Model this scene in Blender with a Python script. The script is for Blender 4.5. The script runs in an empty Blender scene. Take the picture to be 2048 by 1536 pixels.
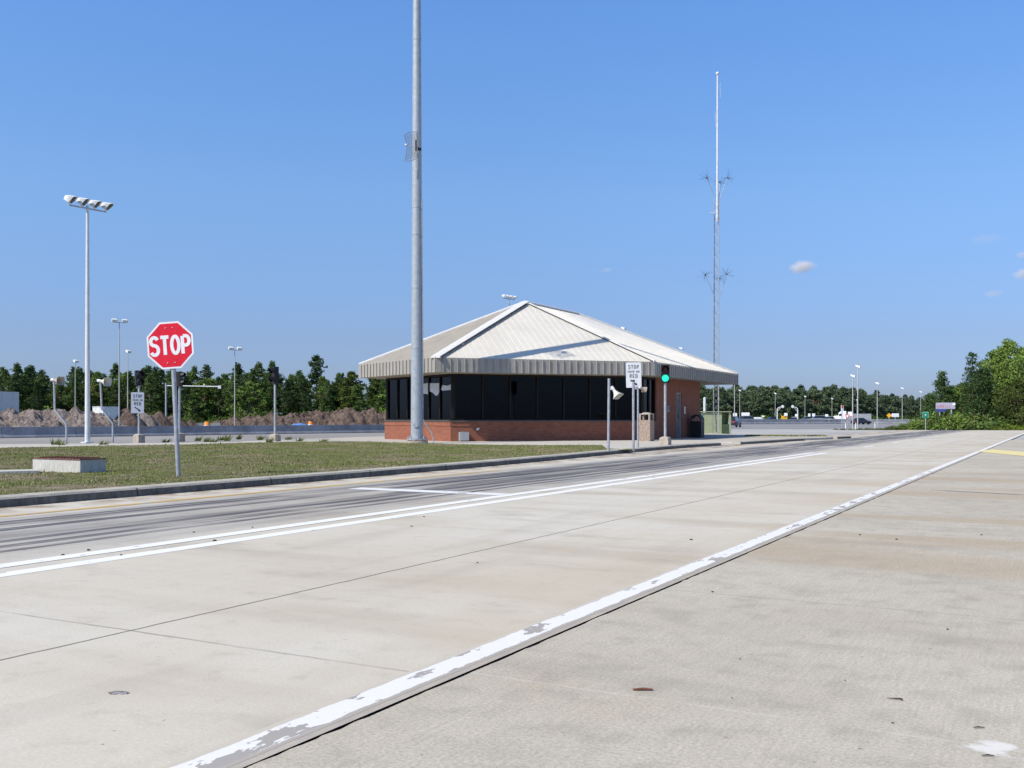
import bpy, math, random
from mathutils import Vector, Matrix, noise
R = math.radians
sc = bpy.context.scene
COL = sc.collection
rng = random.Random(7)

# ------------------------------------------------------------------ camera frame of reference
F, CX, HY, EYE = 2000.0, 1024.0, 836.0, 1.25      # focal length in photo pixels, horizon row, eye height
def at(x, y, Y):                                   # photo pixel + depth -> world point
    return Vector(((x-CX)/F*Y, Y, EYE-(y-HY)/F*Y))
def gnd(x, y, z=0.0):                              # photo pixel on the level z
    Y = F*(EYE-z)/(y-HY)
    return Vector(((x-CX)/F*Y, Y, z))
U = Vector((.4818, .8763, 0)); NR = Vector((.8763, -.4818, 0))   # along / across the road
def rd(p, s, z=0.0):
    v = NR*p + U*s
    return Vector((v.x, v.y, z))
ROADANG = math.atan2(U.y, U.x)

# ------------------------------------------------------------------ mesh builder
class MB:
    def __init__(self): self.v=[]; self.f=[]; self.s=[]
    def add(self, vs, fs, smooth=False):
        o=len(self.v); self.v+= [tuple(x) for x in vs]
        for f in fs: self.f.append(tuple(i+o for i in f)); self.s.append(smooth)
        return self
    def box(self, c, size, rz=0.0, mat=None, top=1.0):
        hx,hy,hz=[k/2 for k in size]; vs=[]
        for sz in (-1,1):
            k = top if sz>0 else 1.0
            for sx,sy in ((-1,-1),(1,-1),(1,1),(-1,1)):
                p=Vector((sx*hx*k, sy*hy*k, sz*hz))
                if mat is not None: p = mat @ p
                elif rz: p.rotate(Matrix.Rotation(rz,3,'Z'))
                vs.append(p+Vector(c))
        return self.add(vs, [(3,2,1,0),(4,5,6,7),(0,1,5,4),(1,2,6,5),(2,3,7,6),(3,0,4,7)])
    def rings(self, rings, closed=True, caps=True, smooth=True):
        n=len(rings[0]); vs=[p for r in rings for p in r]; fs=[]
        for i in range(len(rings)-1):
            for j in range(n if closed else n-1):
                k=(j+1)%n
                fs.append((i*n+j, i*n+k, (i+1)*n+k, (i+1)*n+j))
        self.add(vs, fs, smooth)
        if caps:
            self.add(rings[0], [tuple(range(n-1,-1,-1))]); self.add(rings[-1], [tuple(range(n))])
        return self
    def tube(self, pts, r, n=10, caps=True, smooth=True, rot=0.0):
        pts=[Vector(p) for p in pts]; rs = r if isinstance(r,(list,tuple)) else [r]*len(pts)
        rings=[]; ref=None
        for i,p in enumerate(pts):
            a = pts[max(0,i-1)]; b = pts[min(len(pts)-1,i+1)]
            t=(b-a).normalized()
            if ref is None: ref = Vector((1,0,0)) if abs(t.x)<.9 else Vector((0,1,0))
            x=(ref-t*ref.dot(t)).normalized(); y=t.cross(x); ref=x
            rings.append([p+(x*math.cos(rot+2*math.pi*k/n)+y*math.sin(rot+2*math.pi*k/n))*rs[i] for k in range(n)])
        return self.rings(rings, True, caps, smooth)
    def prism(self, poly, z0, z1):
        n=len(poly)
        vs=[(p[0],p[1],z0) for p in poly]+[(p[0],p[1],z1) for p in poly]
        fs=[tuple(range(n-1,-1,-1)), tuple(range(n,2*n))]+[(i,(i+1)%n,n+(i+1)%n,n+i) for i in range(n)]
        return self.add(vs,fs)
    def plate(self, poly, y0, y1):                 # outline in x-z, thickness along y (front = y0)
        n=len(poly)
        vs=[(p[0],y0,p[1]) for p in poly]+[(p[0],y1,p[1]) for p in poly]
        fs=[tuple(range(n)), tuple(range(2*n-1,n-1,-1))]+[(i,n+i,n+(i+1)%n,(i+1)%n) for i in range(n)]
        return self.add(vs,fs)
    def build(self, name, m, parent=None, loc=None):
        me=bpy.data.meshes.new(name); me.from_pydata(self.v,[],self.f); me.polygons.foreach_set('use_smooth', self.s)
        me.materials.append(m); me.update()
        o=bpy.data.objects.new(name, me); COL.objects.link(o)
        if parent is not None: o.parent=parent
        if loc is not None: o.location=loc
        return o

def tag(o, label=None, cat=None, group=None, kind=None):
    if label: o['label']=label
    if cat: o['category']=cat
    if group: o['group']=group
    if kind: o['kind']=kind
    return o
def thing(name, label, cat, loc=(0,0,0), rz=0.0, group=None):
    o=bpy.data.objects.new(name,None); COL.objects.link(o); o.location=loc; o.rotation_euler=(0,0,rz)
    return tag(o,label,cat,group)
def dup(root, loc, rz=None, label=None, scale=None):
    def cp(o, par):
        c=o.copy(); COL.objects.link(c)
        if par is not None: c.parent=par
        for ch in list(o.children): cp(ch,c)
        return c
    r=cp(root,None); r.location=loc
    if rz is not None: r.rotation_euler=(0,0,rz)
    if label: r['label']=label
    if scale is not None: r.scale=scale if isinstance(scale,(tuple,list)) else (scale,)*3
    return r

# ------------------------------------------------------------------ material helpers
class NT:
    def __init__(self, name):
        self.m=bpy.data.materials.new(name); self.m.use_nodes=True
        self.t=self.m.node_tree; self.t.nodes.clear()
        self.out=self.n('ShaderNodeOutputMaterial')
    def n(self, typ, **kw):
        nd=self.t.nodes.new(typ)
        for k,v in kw.items(): setattr(nd,k,v)
        return nd
    def put(self, sock, v):
        if v is None: return
        if isinstance(v, bpy.types.NodeSocket): self.t.links.new(v, sock)
        elif isinstance(v,(tuple,list)) and sock.type=='RGBA' and len(v)==3: sock.default_value=(*v,1)
        else: sock.default_value=v
    def math(self, op, a, b=None, c=None, clamp=False):
        nd=self.n('ShaderNodeMath', operation=op, use_clamp=clamp)
        self.put(nd.inputs[0],a); self.put(nd.inputs[1],b)
        if c is not None: self.put(nd.inputs[2],c)
        return nd.outputs[0]
    def vmath(self, op, a, b=None):
        nd=self.n('ShaderNodeVectorMath', operation=op); self.put(nd.inputs[0],a); self.put(nd.inputs[1],b)
        return nd.outputs['Value'] if op in('DOT_PRODUCT','LENGTH') else nd.outputs[0]
    def xyz(self, x,y,z=0.0):
        nd=self.n('ShaderNodeCombineXYZ'); self.put(nd.inputs[0],x); self.put(nd.inputs[1],y); self.put(nd.inputs[2],z); return nd.outputs[0]
    def noise(self, vec, scale=1.0, detail=3.0, rough=.55):
        nd=self.n('ShaderNodeTexNoise'); self.put(nd.inputs['Vector'],vec); nd.inputs['Scale'].default_value=scale
        nd.inputs['Detail'].default_value=detail; nd.inputs['Roughness'].default_value=rough
        return nd.outputs[0]
    def ss(self, v, lo, hi):
        nd=self.n('ShaderNodeMapRange', interpolation_type='SMOOTHSTEP'); self.put(nd.inputs[0],v)
        nd.inputs[1].default_value=lo; nd.inputs[2].default_value=hi; return nd.outputs[0]
    def lin(self, v, lo, hi, a, b):
        nd=self.n('ShaderNodeMapRange'); self.put(nd.inputs[0],v)
        for i,k in enumerate((lo,hi,a,b)): nd.inputs[i+1].default_value=k
        return nd.outputs[0]
    def mix(self, fac, a, b, typ='MIX'):
        nd=self.n('ShaderNodeMix', data_type='RGBA', blend_type=typ); self.put(nd.inputs[0],fac); self.put(nd.inputs[6],a); self.put(nd.inputs[7],b)
        return nd.outputs[2]
    def bsdf(self, col, rough=.8, metal=0.0, bump=None, bstr=.3, bdist=.02, spec=.4, emis=None, estr=0.0):
        b=self.n('ShaderNodeBsdfPrincipled'); self.put(b.inputs['Base Color'],col); self.put(b.inputs['Roughness'],rough)
        b.inputs['Metallic'].default_value=metal; b.inputs['Specular IOR Level'].default_value=spec
        if bump is not None:
            bn=self.n('ShaderNodeBump'); bn.inputs['Strength'].default_value=bstr; bn.inputs['Distance'].default_value=bdist
            self.put(bn.inputs['Height'],bump); self.put(b.inputs['Normal'],bn.outputs[0])
        if emis is not None: self.put(b.inputs['Emission Color'],emis); b.inputs['Emission Strength'].default_value=estr
        return b.outputs[0]
    def fin(self, sh, disp=None):
        self.t.links.new(sh, self.out.inputs['Surface']); return self.m
    @property
    def obj(self): return self.n('ShaderNodeTexCoord').outputs['Object']
    @property
    def pos(self): return self.n('ShaderNodeNewGeometry').outputs['Position']
    @property
    def rand(self): return self.n('ShaderNodeObjectInfo').outputs['Random']

def plain(name, col, rough=.6, metal=0.0, var=.12, scale=4.0, bump=0.0, spec=.4, streak=None):
    t=NT(name); v=t.obj
    if streak:
        mp=t.n('ShaderNodeMapping'); mp.inputs['Scale'].default_value=streak; t.put(mp.inputs[0],v); v=mp.outputs[0]
    a=t.noise(v,scale,5); b=t.noise(v,scale*7,3)
    k=t.math('ADD', t.math('MULTIPLY',a,.65), t.math('MULTIPLY',b,.35))
    dark=tuple(c*(1-2.2*var) for c in col); lite=tuple(min(1,c*(1+2.2*var)) for c in col)
    c=t.mix(t.ss(k,.25,.75),dark,lite)
    return t.fin(t.bsdf(c, rough, metal, b if bump else None, bump, .01, spec))

def roadcoords(t):
    pos=t.pos
    p=t.vmath('DOT_PRODUCT',pos,tuple(NR)); s=t.vmath('DOT_PRODUCT',pos,tuple(U))
    return p,s
def bandmask(t, p, centre, half, soft):            # 1 inside |p-centre|<half
    d=t.math('ABSOLUTE', t.math('SUBTRACT',p,centre))
    return t.lin(d, half, half+soft, 1.0, 0.0)

def m_lane():
    t=NT('lane_concrete'); p,s=roadcoords(t)
    g=t.xyz(p,s); st=t.xyz(p, t.math('MULTIPLY',s,.12)); xs=t.xyz(t.math('MULTIPLY',p,.22), s)
    big=t.noise(g,.22,4); str1=t.noise(st,1.6,4); crs=t.noise(xs,.8,4); fine=t.noise(g,55,3,.7); mid=t.noise(g,6,5)
    c=t.mix(t.ss(big,.3,.7),(.57,.515,.42),(.64,.61,.535))
    c=t.mix(t.math('MULTIPLY',t.ss(crs,.45,.70),.55),c,(.43,.37,.28))
    smu=t.math('MULTIPLY',t.ss(t.noise(t.xyz(t.math('MULTIPLY',p,.45),t.math('MULTIPLY',s,.9)),1.3,5,.65),.54,.72),.42)
    c=t.mix(smu,c,(.30,.285,.25))
    c=t.mix(t.math('MULTIPLY',t.ss(str1,.5,.75),.35),c,(.38,.345,.29))
    c=t.mix(t.math('MULTIPLY',t.ss(mid,.52,.75),.30),c,(.36,.33,.28))
    c=t.mix(t.lin(fine,.32,.68,.0,.26),c,(.26,.24,.205))
    tan=t.math('MULTIPLY', t.lin(p,-5.5,-2.8,0.0,.42), t.ss(t.noise(g,.5,4),.35,.65))
    c=t.mix(tan,c,(.46,.375,.26))
    # tyre rubber: dark bands along the inner lane
    wob=t.math('MULTIPLY', t.math('SUBTRACT',t.noise(t.xyz(0.0,s),.09,2),.5), .8)
    pw=t.math('ADD',p,wob)
    stn=t.noise(t.xyz(p,t.math('MULTIPLY',s,.035)),5.0,4,.6); rag=t.noise(t.xyz(t.math('MULTIPLY',p,2.5),t.math('MULTIPLY',s,.10)),3.0,5,.65)
    broad=t.math('MULTIPLY', bandmask(t,pw,-10.15,.45,.9), t.ss(t.noise(t.xyz(p,t.math('MULTIPLY',s,.10)),1.3,4),.36,.62))
    broad=t.math('MULTIPLY', broad, t.lin(s,2.0,12.0,.6,1.0))
    lines=None
    for ctr,hw in ((-11.15,.05),(-10.93,.06),(-9.45,.06),(-9.08,.07),(-10.4,.10),(-8.75,.05)):
        b=t.math('MULTIPLY', bandmask(t,pw,ctr,hw,.05), t.ss(t.noise(t.xyz(p*1 if False else ctr,t.math('MULTIPLY',s,1.0)),.16,3),.36,.5))
        lines=b if lines is None else t.math('MAXIMUM',lines,b)
    lines=t.math('MULTIPLY',lines,t.ss(rag,.30,.52))
    broad=t.math('MULTIPLY',broad,t.lin(t.noise(t.xyz(t.math('MULTIPLY',p,1.5),t.math('MULTIPLY',s,.10)),4.0,5,.7),.35,.6,.45,1.0))
    grey=t.math('MULTIPLY', t.math('MULTIPLY',bandmask(t,p,-9.9,1.6,.5), t.lin(s,2.0,22.0,.28,.95)), t.ss(stn,.2,.7))
    c=t.mix(t.math('MULTIPLY',grey,.88),c,(.145,.15,.175))
    c=t.mix(t.math('MULTIPLY',broad,t.lin(stn,.3,.7,.70,1.0)),c,(.060,.058,.066))
    c=t.mix(t.math('MULTIPLY',lines,.85),c,(.055,.055,.07))
    # dirt in the gutter, brown specks near the double line
    gut=t.math('MULTIPLY', t.lin(p,-12.0,-12.7,0.0,1.0), t.ss(t.noise(g,1.5,6,.65),.44,.58))
    c=t.mix(t.math('MULTIPLY',gut,.8),c,(.23,.165,.11))
    spk=t.math('MULTIPLY', t.ss(t.noise(g,9.0,2),.70,.74), bandmask(t,p,-8.4,.5,.5))
    c=t.mix(t.math('MULTIPLY',spk,.6),c,(.15,.10,.07))
    pit=t.ss(t.noise(g,21,2),.735,.77)
    c=t.mix(t.math('MULTIPLY',pit,.6),c,(.16,.15,.14))
    # joints
    jw=t.math('ADD',p,t.math('MULTIPLY',t.math('SUBTRACT',t.noise(g,4,3),.5),.03))
    sw=t.math('ADD',s,t.math('MULTIPLY',t.math('SUBTRACT',t.noise(g,3,3),.5),.03))
    j1=bandmask(t,jw,-4.8,.006,.010)
    sm=t.math('SUBTRACT', t.math('WRAP',sw,9.07,-.93 if False else 0.0),4.07) if False else t.math('SUBTRACT',t.math('MODULO',t.math('ADD',sw,200-4.07+4.5),9.0),4.5)
    sm=t.math('SUBTRACT',t.math('MODULO',t.math('ADD',sw,225.0-4.07),9.0),0.0)
    sm=t.math('MINIMUM',sm,t.math('SUBTRACT',9.0,sm))
    j2=t.math('MULTIPLY',t.lin(sm,.005,.016,1.0,0.0), t.ss(t.noise(g,.9,3),.3,.6))
    c=t.mix(t.math('MULTIPLY',j1,.8),c,(.07,.065,.06))
    c=t.mix(t.math('MULTIPLY',j2,.55),c,(.12,.11,.10))
    c=t.mix(t.math('MULTIPLY',t.lin(p,-2.68,-2.64,0.0,.75),t.lin(mid,.3,.6,.5,1.0)),c,(.34,.31,.275))
    h=t.math('ADD',fine,t.math('MULTIPLY',mid,.5))
    return t.fin(t.bsdf(c,.85,0,h,.25,.004,.3))

def m_shoulder():
    t=NT('shoulder_concrete'); p,s=roadcoords(t)
    g=t.xyz(p,s); st=t.xyz(p,t.math('MULTIPLY',s,.06)); xs=t.xyz(t.math('MULTIPLY',p,.16), s)
    big=t.noise(g,.35,4); brush=t.noise(st,38,3,.7); fine=t.noise(g,60,3,.75); mid=t.noise(g,4,5); crs=t.noise(xs,.7,4)
    c=t.mix(t.ss(big,.3,.7),(.545,.49,.39),(.63,.58,.475))
    c=t.mix(t.math('MULTIPLY',t.ss(mid,.45,.75),.50),c,(.34,.315,.265))
    smu=t.math('MULTIPLY',t.ss(t.noise(t.xyz(t.math('MULTIPLY',p,.8),t.math('MULTIPLY',s,1.0)),1.1,5,.65),.52,.70),.38)
    c=t.mix(t.math('MULTIPLY',smu,.6),c,(.27,.26,.235))
    tanm=t.math('MULTIPLY', t.ss(crs,.42,.60), bandmask(t,s,11.4,2.1,1.6))
    tanm=t.math('MAXIMUM',tanm,t.math('MULTIPLY',t.ss(crs,.40,.58),bandmask(t,s,21.0,3.4,2.5)))
    tanm=t.math('MAXIMUM',tanm,t.math('MULTIPLY',t.ss(t.noise(g,.6,4),.5,.7),.30))
    c=t.mix(t.math('MULTIPLY',tanm,.75),c,(.49,.385,.255))
    dk=t.math('MULTIPLY',t.ss(t.noise(xs,1.5,4),.56,.72),.25)
    c=t.mix(dk,c,(.255,.25,.245))
    c=t.mix(t.lin(brush,.3,.7,0.0,.22),c,(.24,.23,.215))
    c=t.mix(t.lin(fine,.35,.68,0.0,.50),c,(.19,.18,.165))
    wsp=t.ss(t.noise(g,34,2),.70,.76); c=t.mix(t.math('MULTIPLY',wsp,.45),c,(.66,.65,.63))
    pit=t.ss(t.noise(g,17,2),.74,.77); c=t.mix(t.math('MULTIPLY',pit,.7),c,(.13,.12,.11))
    wh=None
    sw=t.math('ADD',s,t.math('MULTIPLY',t.math('SUBTRACT',t.noise(g,3,3),.5),.05))
    for ctr,col,k in ((4.22,(.62,.60,.55),.28),(6.95,(.22,.21,.20),.6),(15.0,(.2,.19,.18),.5),(24.0,(.2,.19,.18),.5),(33.,(.2,.19,.18),.5)):
        j=t.math('MULTIPLY',bandmask(t,sw,ctr,.004,.012),t.ss(t.noise(t.xyz(t.math('MULTIPLY',p,1.0),ctr),3.0,4),.30,.55))
        c=t.mix(t.math('MULTIPLY',j,k),c,col)
    # pale sand drifted on the outer edge
    sn=t.noise(g,1.6,5)
    sand=t.math('MULTIPLY',t.lin(p,-.75,.15,0.0,1.0),1.0)
    sand=t.ss(t.math('ADD',t.math('MULTIPLY',sn,1.0),t.math('MULTIPLY',sand,.42)),.855,.91)
    c=t.mix(t.math('MULTIPLY',sand,.85),c,(.70,.685,.65))
    skid=t.math('MULTIPLY',bandmask(t,t.math('ADD',s,t.math('MULTIPLY',p,.35)),18.1,.05,.07),bandmask(t,p,-1.2,.55,.3))
    c=t.mix(t.math('MULTIPLY',skid,.75),c,(.11,.11,.12))
    h=t.math('ADD',t.math('ADD',fine,brush),t.math('MULTIPLY',mid,.4))
    return t.fin(t.bsdf(c,.9,0,h,.35,.005,.3))

def m_paint(name, col, worn, undercol=(.40,.385,.36), p0=0.0, half=.1):
    t=NT(name); p,s=roadcoords(t); g=t.xyz(p,t.math('MULTIPLY',s,.42)); g2=t.xyz(p,s)
    n1=t.noise(g,3.4,4,.6); n2=t.noise(g2,26,3,.7)
    d=t.math('ABSOLUTE',t.math('SUBTRACT',p,p0))
    edge=t.lin(d,half*.75,half,0.0,.17)
    k=t.math('ADD',n1,t.math('ADD',edge,t.math('MULTIPLY',n2,.10)))
    w=t.ss(k, worn, worn+.03)
    c=t.mix(t.lin(n2,.3,.7,0,.25),col,tuple(x*.82 for x in col))
    c=t.mix(w,c,undercol)
    return t.fin(t.bsdf(c,.7,0,n2,.2,.003,.3))

def m_edge():
    t=NT('worn_white_paint'); p,s=roadcoords(t); g2=t.xyz(p,s)
    n2=t.noise(g2,24,3,.7); n1=t.noise(t.xyz(t.math('MULTIPLY',p,1.3),t.math('MULTIPLY',s,.55)),5.0,4,.62); low=t.noise(t.xyz(0.0,s),.45,2)
    jag=t.math('MULTIPLY',t.math('SUBTRACT',t.noise(t.xyz(t.math('MULTIPLY',p,.2),s),4.5,4,.7),.5),.055)
    d=t.math('ABSOLUTE',t.math('SUBTRACT',t.math('ADD',p,jag),-2.715))
    edge=t.lin(d,.070,.076,0.0,1.0)
    near=t.lin(s,24.0,34.0,0.0,.12)
    k=t.math('SUBTRACT',t.math('ADD',t.math('ADD',n1,t.math('MULTIPLY',n2,.08)),t.math('MULTIPLY',t.math('SUBTRACT',low,.5),.30)),near)
    w=t.math('MAXIMUM',t.ss(k,.605,.63),edge)
    c=t.mix(t.lin(n2,.3,.7,0,.25),(.76,.755,.74),(.60,.595,.575))
    c=t.mix(w,c,t.mix(edge,(.36,.34,.315),t.mix(t.lin(p,-2.67,-2.64,0.0,1.0),(.53,.485,.405),(.40,.365,.32))))
    return t.fin(t.bsdf(c,.7,0,n2,.2,.003,.3))

def m_apron(name, c1, c2, stripe=.3):
    t=NT(name); p,s=roadcoords(t); g=t.xyz(p,s); xs=t.xyz(t.math('MULTIPLY',p,.3),s)
    c=t.mix(t.ss(t.noise(g,.08,5),.35,.65),c1,c2)
    c=t.mix(t.math('MULTIPLY',t.ss(t.noise(t.xyz(p,t.math('MULTIPLY',s,.05)),.8,4),.5,.7),stripe),c,tuple(x*.6 for x in c1))
    f=t.noise(g,18,4,.7)
    c=t.mix(t.lin(f,.35,.7,0,.25),c,tuple(x*.6 for x in c1))
    return t.fin(t.bsdf(c,.9,0,f,.2,.01,.3))

def m_kerb(name,col,dirt,amt):
    t=NT(name); p,s=roadcoords(t); v=t.pos
    n=t.noise(v,1.6,5,.65); f=t.noise(v,14,4,.7); st=t.noise(t.xyz(t.math('MULTIPLY',s,3.0),0.0),2.0,4,.7)
    c=t.mix(t.ss(n,.3,.7),tuple(x*.8 for x in col),tuple(x*1.12 for x in col))
    c=t.mix(t.math('MULTIPLY',t.ss(t.math('ADD',t.math('MULTIPLY',st,.6),t.math('MULTIPLY',f,.4)),.42,.62),amt),c,dirt)
    j=t.math('MODULO',t.math('ADD',s,300.0),3.05); j=t.lin(t.math('MINIMUM',j,t.math('SUBTRACT',3.05,j)),.010,.022,1.0,0.0)
    c=t.mix(t.math('MULTIPLY',j,.85),c,(.05,.047,.042))
    return t.fin(t.bsdf(c,.93,0,f,.35,.008,.25))

def m_grass_ground():
    t=NT('turf_soil'); v=t.pos
    a=t.noise(v,.45,5,.6); b=t.noise(v,2.6,5,.65); f=t.noise(v,16,4,.75)
    c=t.mix(t.ss(b,.35,.65),(.15,.155,.065),(.21,.19,.09))
    dry=t.ss(t.math('ADD',t.math('MULTIPLY',a,.6),t.math('MULTIPLY',b,.4)),.47,.60)
    c=t.mix(t.math('MULTIPLY',dry,.85),c,(.29,.225,.165))
    c=t.mix(t.lin(f,.35,.7,0,.6),c,(.055,.065,.018))
    pale=t.ss(t.noise(v,.9,3),.68,.74); c=t.mix(t.math('MULTIPLY',pale,.5),c,(.38,.34,.28))
    return t.fin(t.bsdf(c,.95,0,f,.8,.05,.15))

def m_blades():
    t=NT('grass_blades'); v=t.pos
    a=t.noise(v,.45,5,.6); b=t.noise(v,2.6,5,.65)
    c=t.mix(t.ss(b,.3,.7),(.165,.215,.052),(.25,.275,.088))
    dry=t.ss(t.math('ADD',t.math('MULTIPLY',a,.6),t.math('MULTIPLY',b,.4)),.46,.60)
    c=t.mix(t.math('MULTIPLY',dry,.75),c,(.36,.29,.18))
    return t.fin(t.bsdf(c,.8,0,None,spec=.2))

def m_foliage(name, a, b, brown=.0):
    t=NT(name); v=t.pos
    n1=t.noise(v,.35,4); n2=t.noise(v,1.7,4)
    k=t.math('ADD',t.math('MULTIPLY',n1,.35),t.math('ADD',t.math('MULTIPLY',n2,.35),t.math('MULTIPLY',t.rand,.3)))
    c=t.mix(t.ss(k,.3,.7),a,b)
    if brown: c=t.mix(t.math('MULTIPLY',t.ss(t.noise(v,.8,3),.60,.72),brown),c,(.16,.10,.045))
    d=t.bsdf(c,.65,0,None,spec=.25)
    tr=t.n('ShaderNodeBsdfTranslucent'); t.put(tr.inputs[0],t.mix(.5,c,(.12,.2,.02)))
    mx=t.n('ShaderNodeMixShader'); mx.inputs[0].default_value=.18
    t.t.links.new(d,mx.inputs[1]); t.t.links.new(tr.outputs[0],mx.inputs[2])
    return t.fin(mx.outputs[0])

def m_brick():
    t=NT('red_brick'); gm=t.n('ShaderNodeNewGeometry'); tc=t.n('ShaderNodeTexCoord')
    tan=t.vmath('CROSS_PRODUCT',(0,0,1),gm.outputs['Normal']); tan=t.vmath('NORMALIZE',tan)
    h=t.vmath('DOT_PRODUCT',gm.outputs['Position'],tan)
    sp=t.n('ShaderNodeSeparateXYZ'); t.put(sp.inputs[0],gm.outputs['Position'])
    br=t.n('ShaderNodeTexBrick'); t.put(br.inputs['Vector'],t.xyz(h,sp.outputs[2]))
    br.inputs['Scale'].default_value=1.0; br.inputs['Brick Width'].default_value=.21; br.inputs['Row Height'].default_value=.075
    br.inputs['Mortar Size'].default_value=.006; br.inputs['Bias'].default_value=-.1
    t.put(br.inputs['Color1'],(.33,.118,.066)); t.put(br.inputs['Color2'],(.235,.080,.049)); t.put(br.inputs['Mortar'],(.26,.16,.125))
    n=t.noise(gm.outputs['Position'],2.0,5); c=t.mix(t.lin(n,.3,.7,0,.35),br.outputs['Color'],(.18,.07,.047))
    return t.fin(t.bsdf(c,.9,0,br.outputs['Fac'],.3,-.004,.2))

def m_glass():
    t=NT('tinted_glass')
    tr=t.n('ShaderNodeBsdfTransparent'); t.put(tr.inputs[0],(.20,.22,.23))
    gl=t.n('ShaderNodeBsdfGlossy'); gl.inputs['Roughness'].default_value=.01; t.put(gl.inputs[0],(.42,.46,.52))
    fr=t.n('ShaderNodeFresnel'); fr.inputs[0].default_value=1.5
    mx=t.n('ShaderNodeMixShader'); t.put(mx.inputs[0],t.math('MULTIPLY',fr.outputs[0],1.0))
    t.t.links.new(tr.outputs[0],mx.inputs[1]); t.t.links.new(gl.outputs[0],mx.inputs[2])
    return t.fin(mx.outputs[0])

def m_emit(name, col, e):
    t=NT(name); v=t.obj
    w=t.noise(v,9,3); c=t.mix(t.ss(w,.35,.7),col,tuple(min(1,x*1.25+.03) for x in col))
    return t.fin(t.bsdf(tuple(x*.4 for x in col),.3,0,None,emis=c,estr=e))

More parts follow.
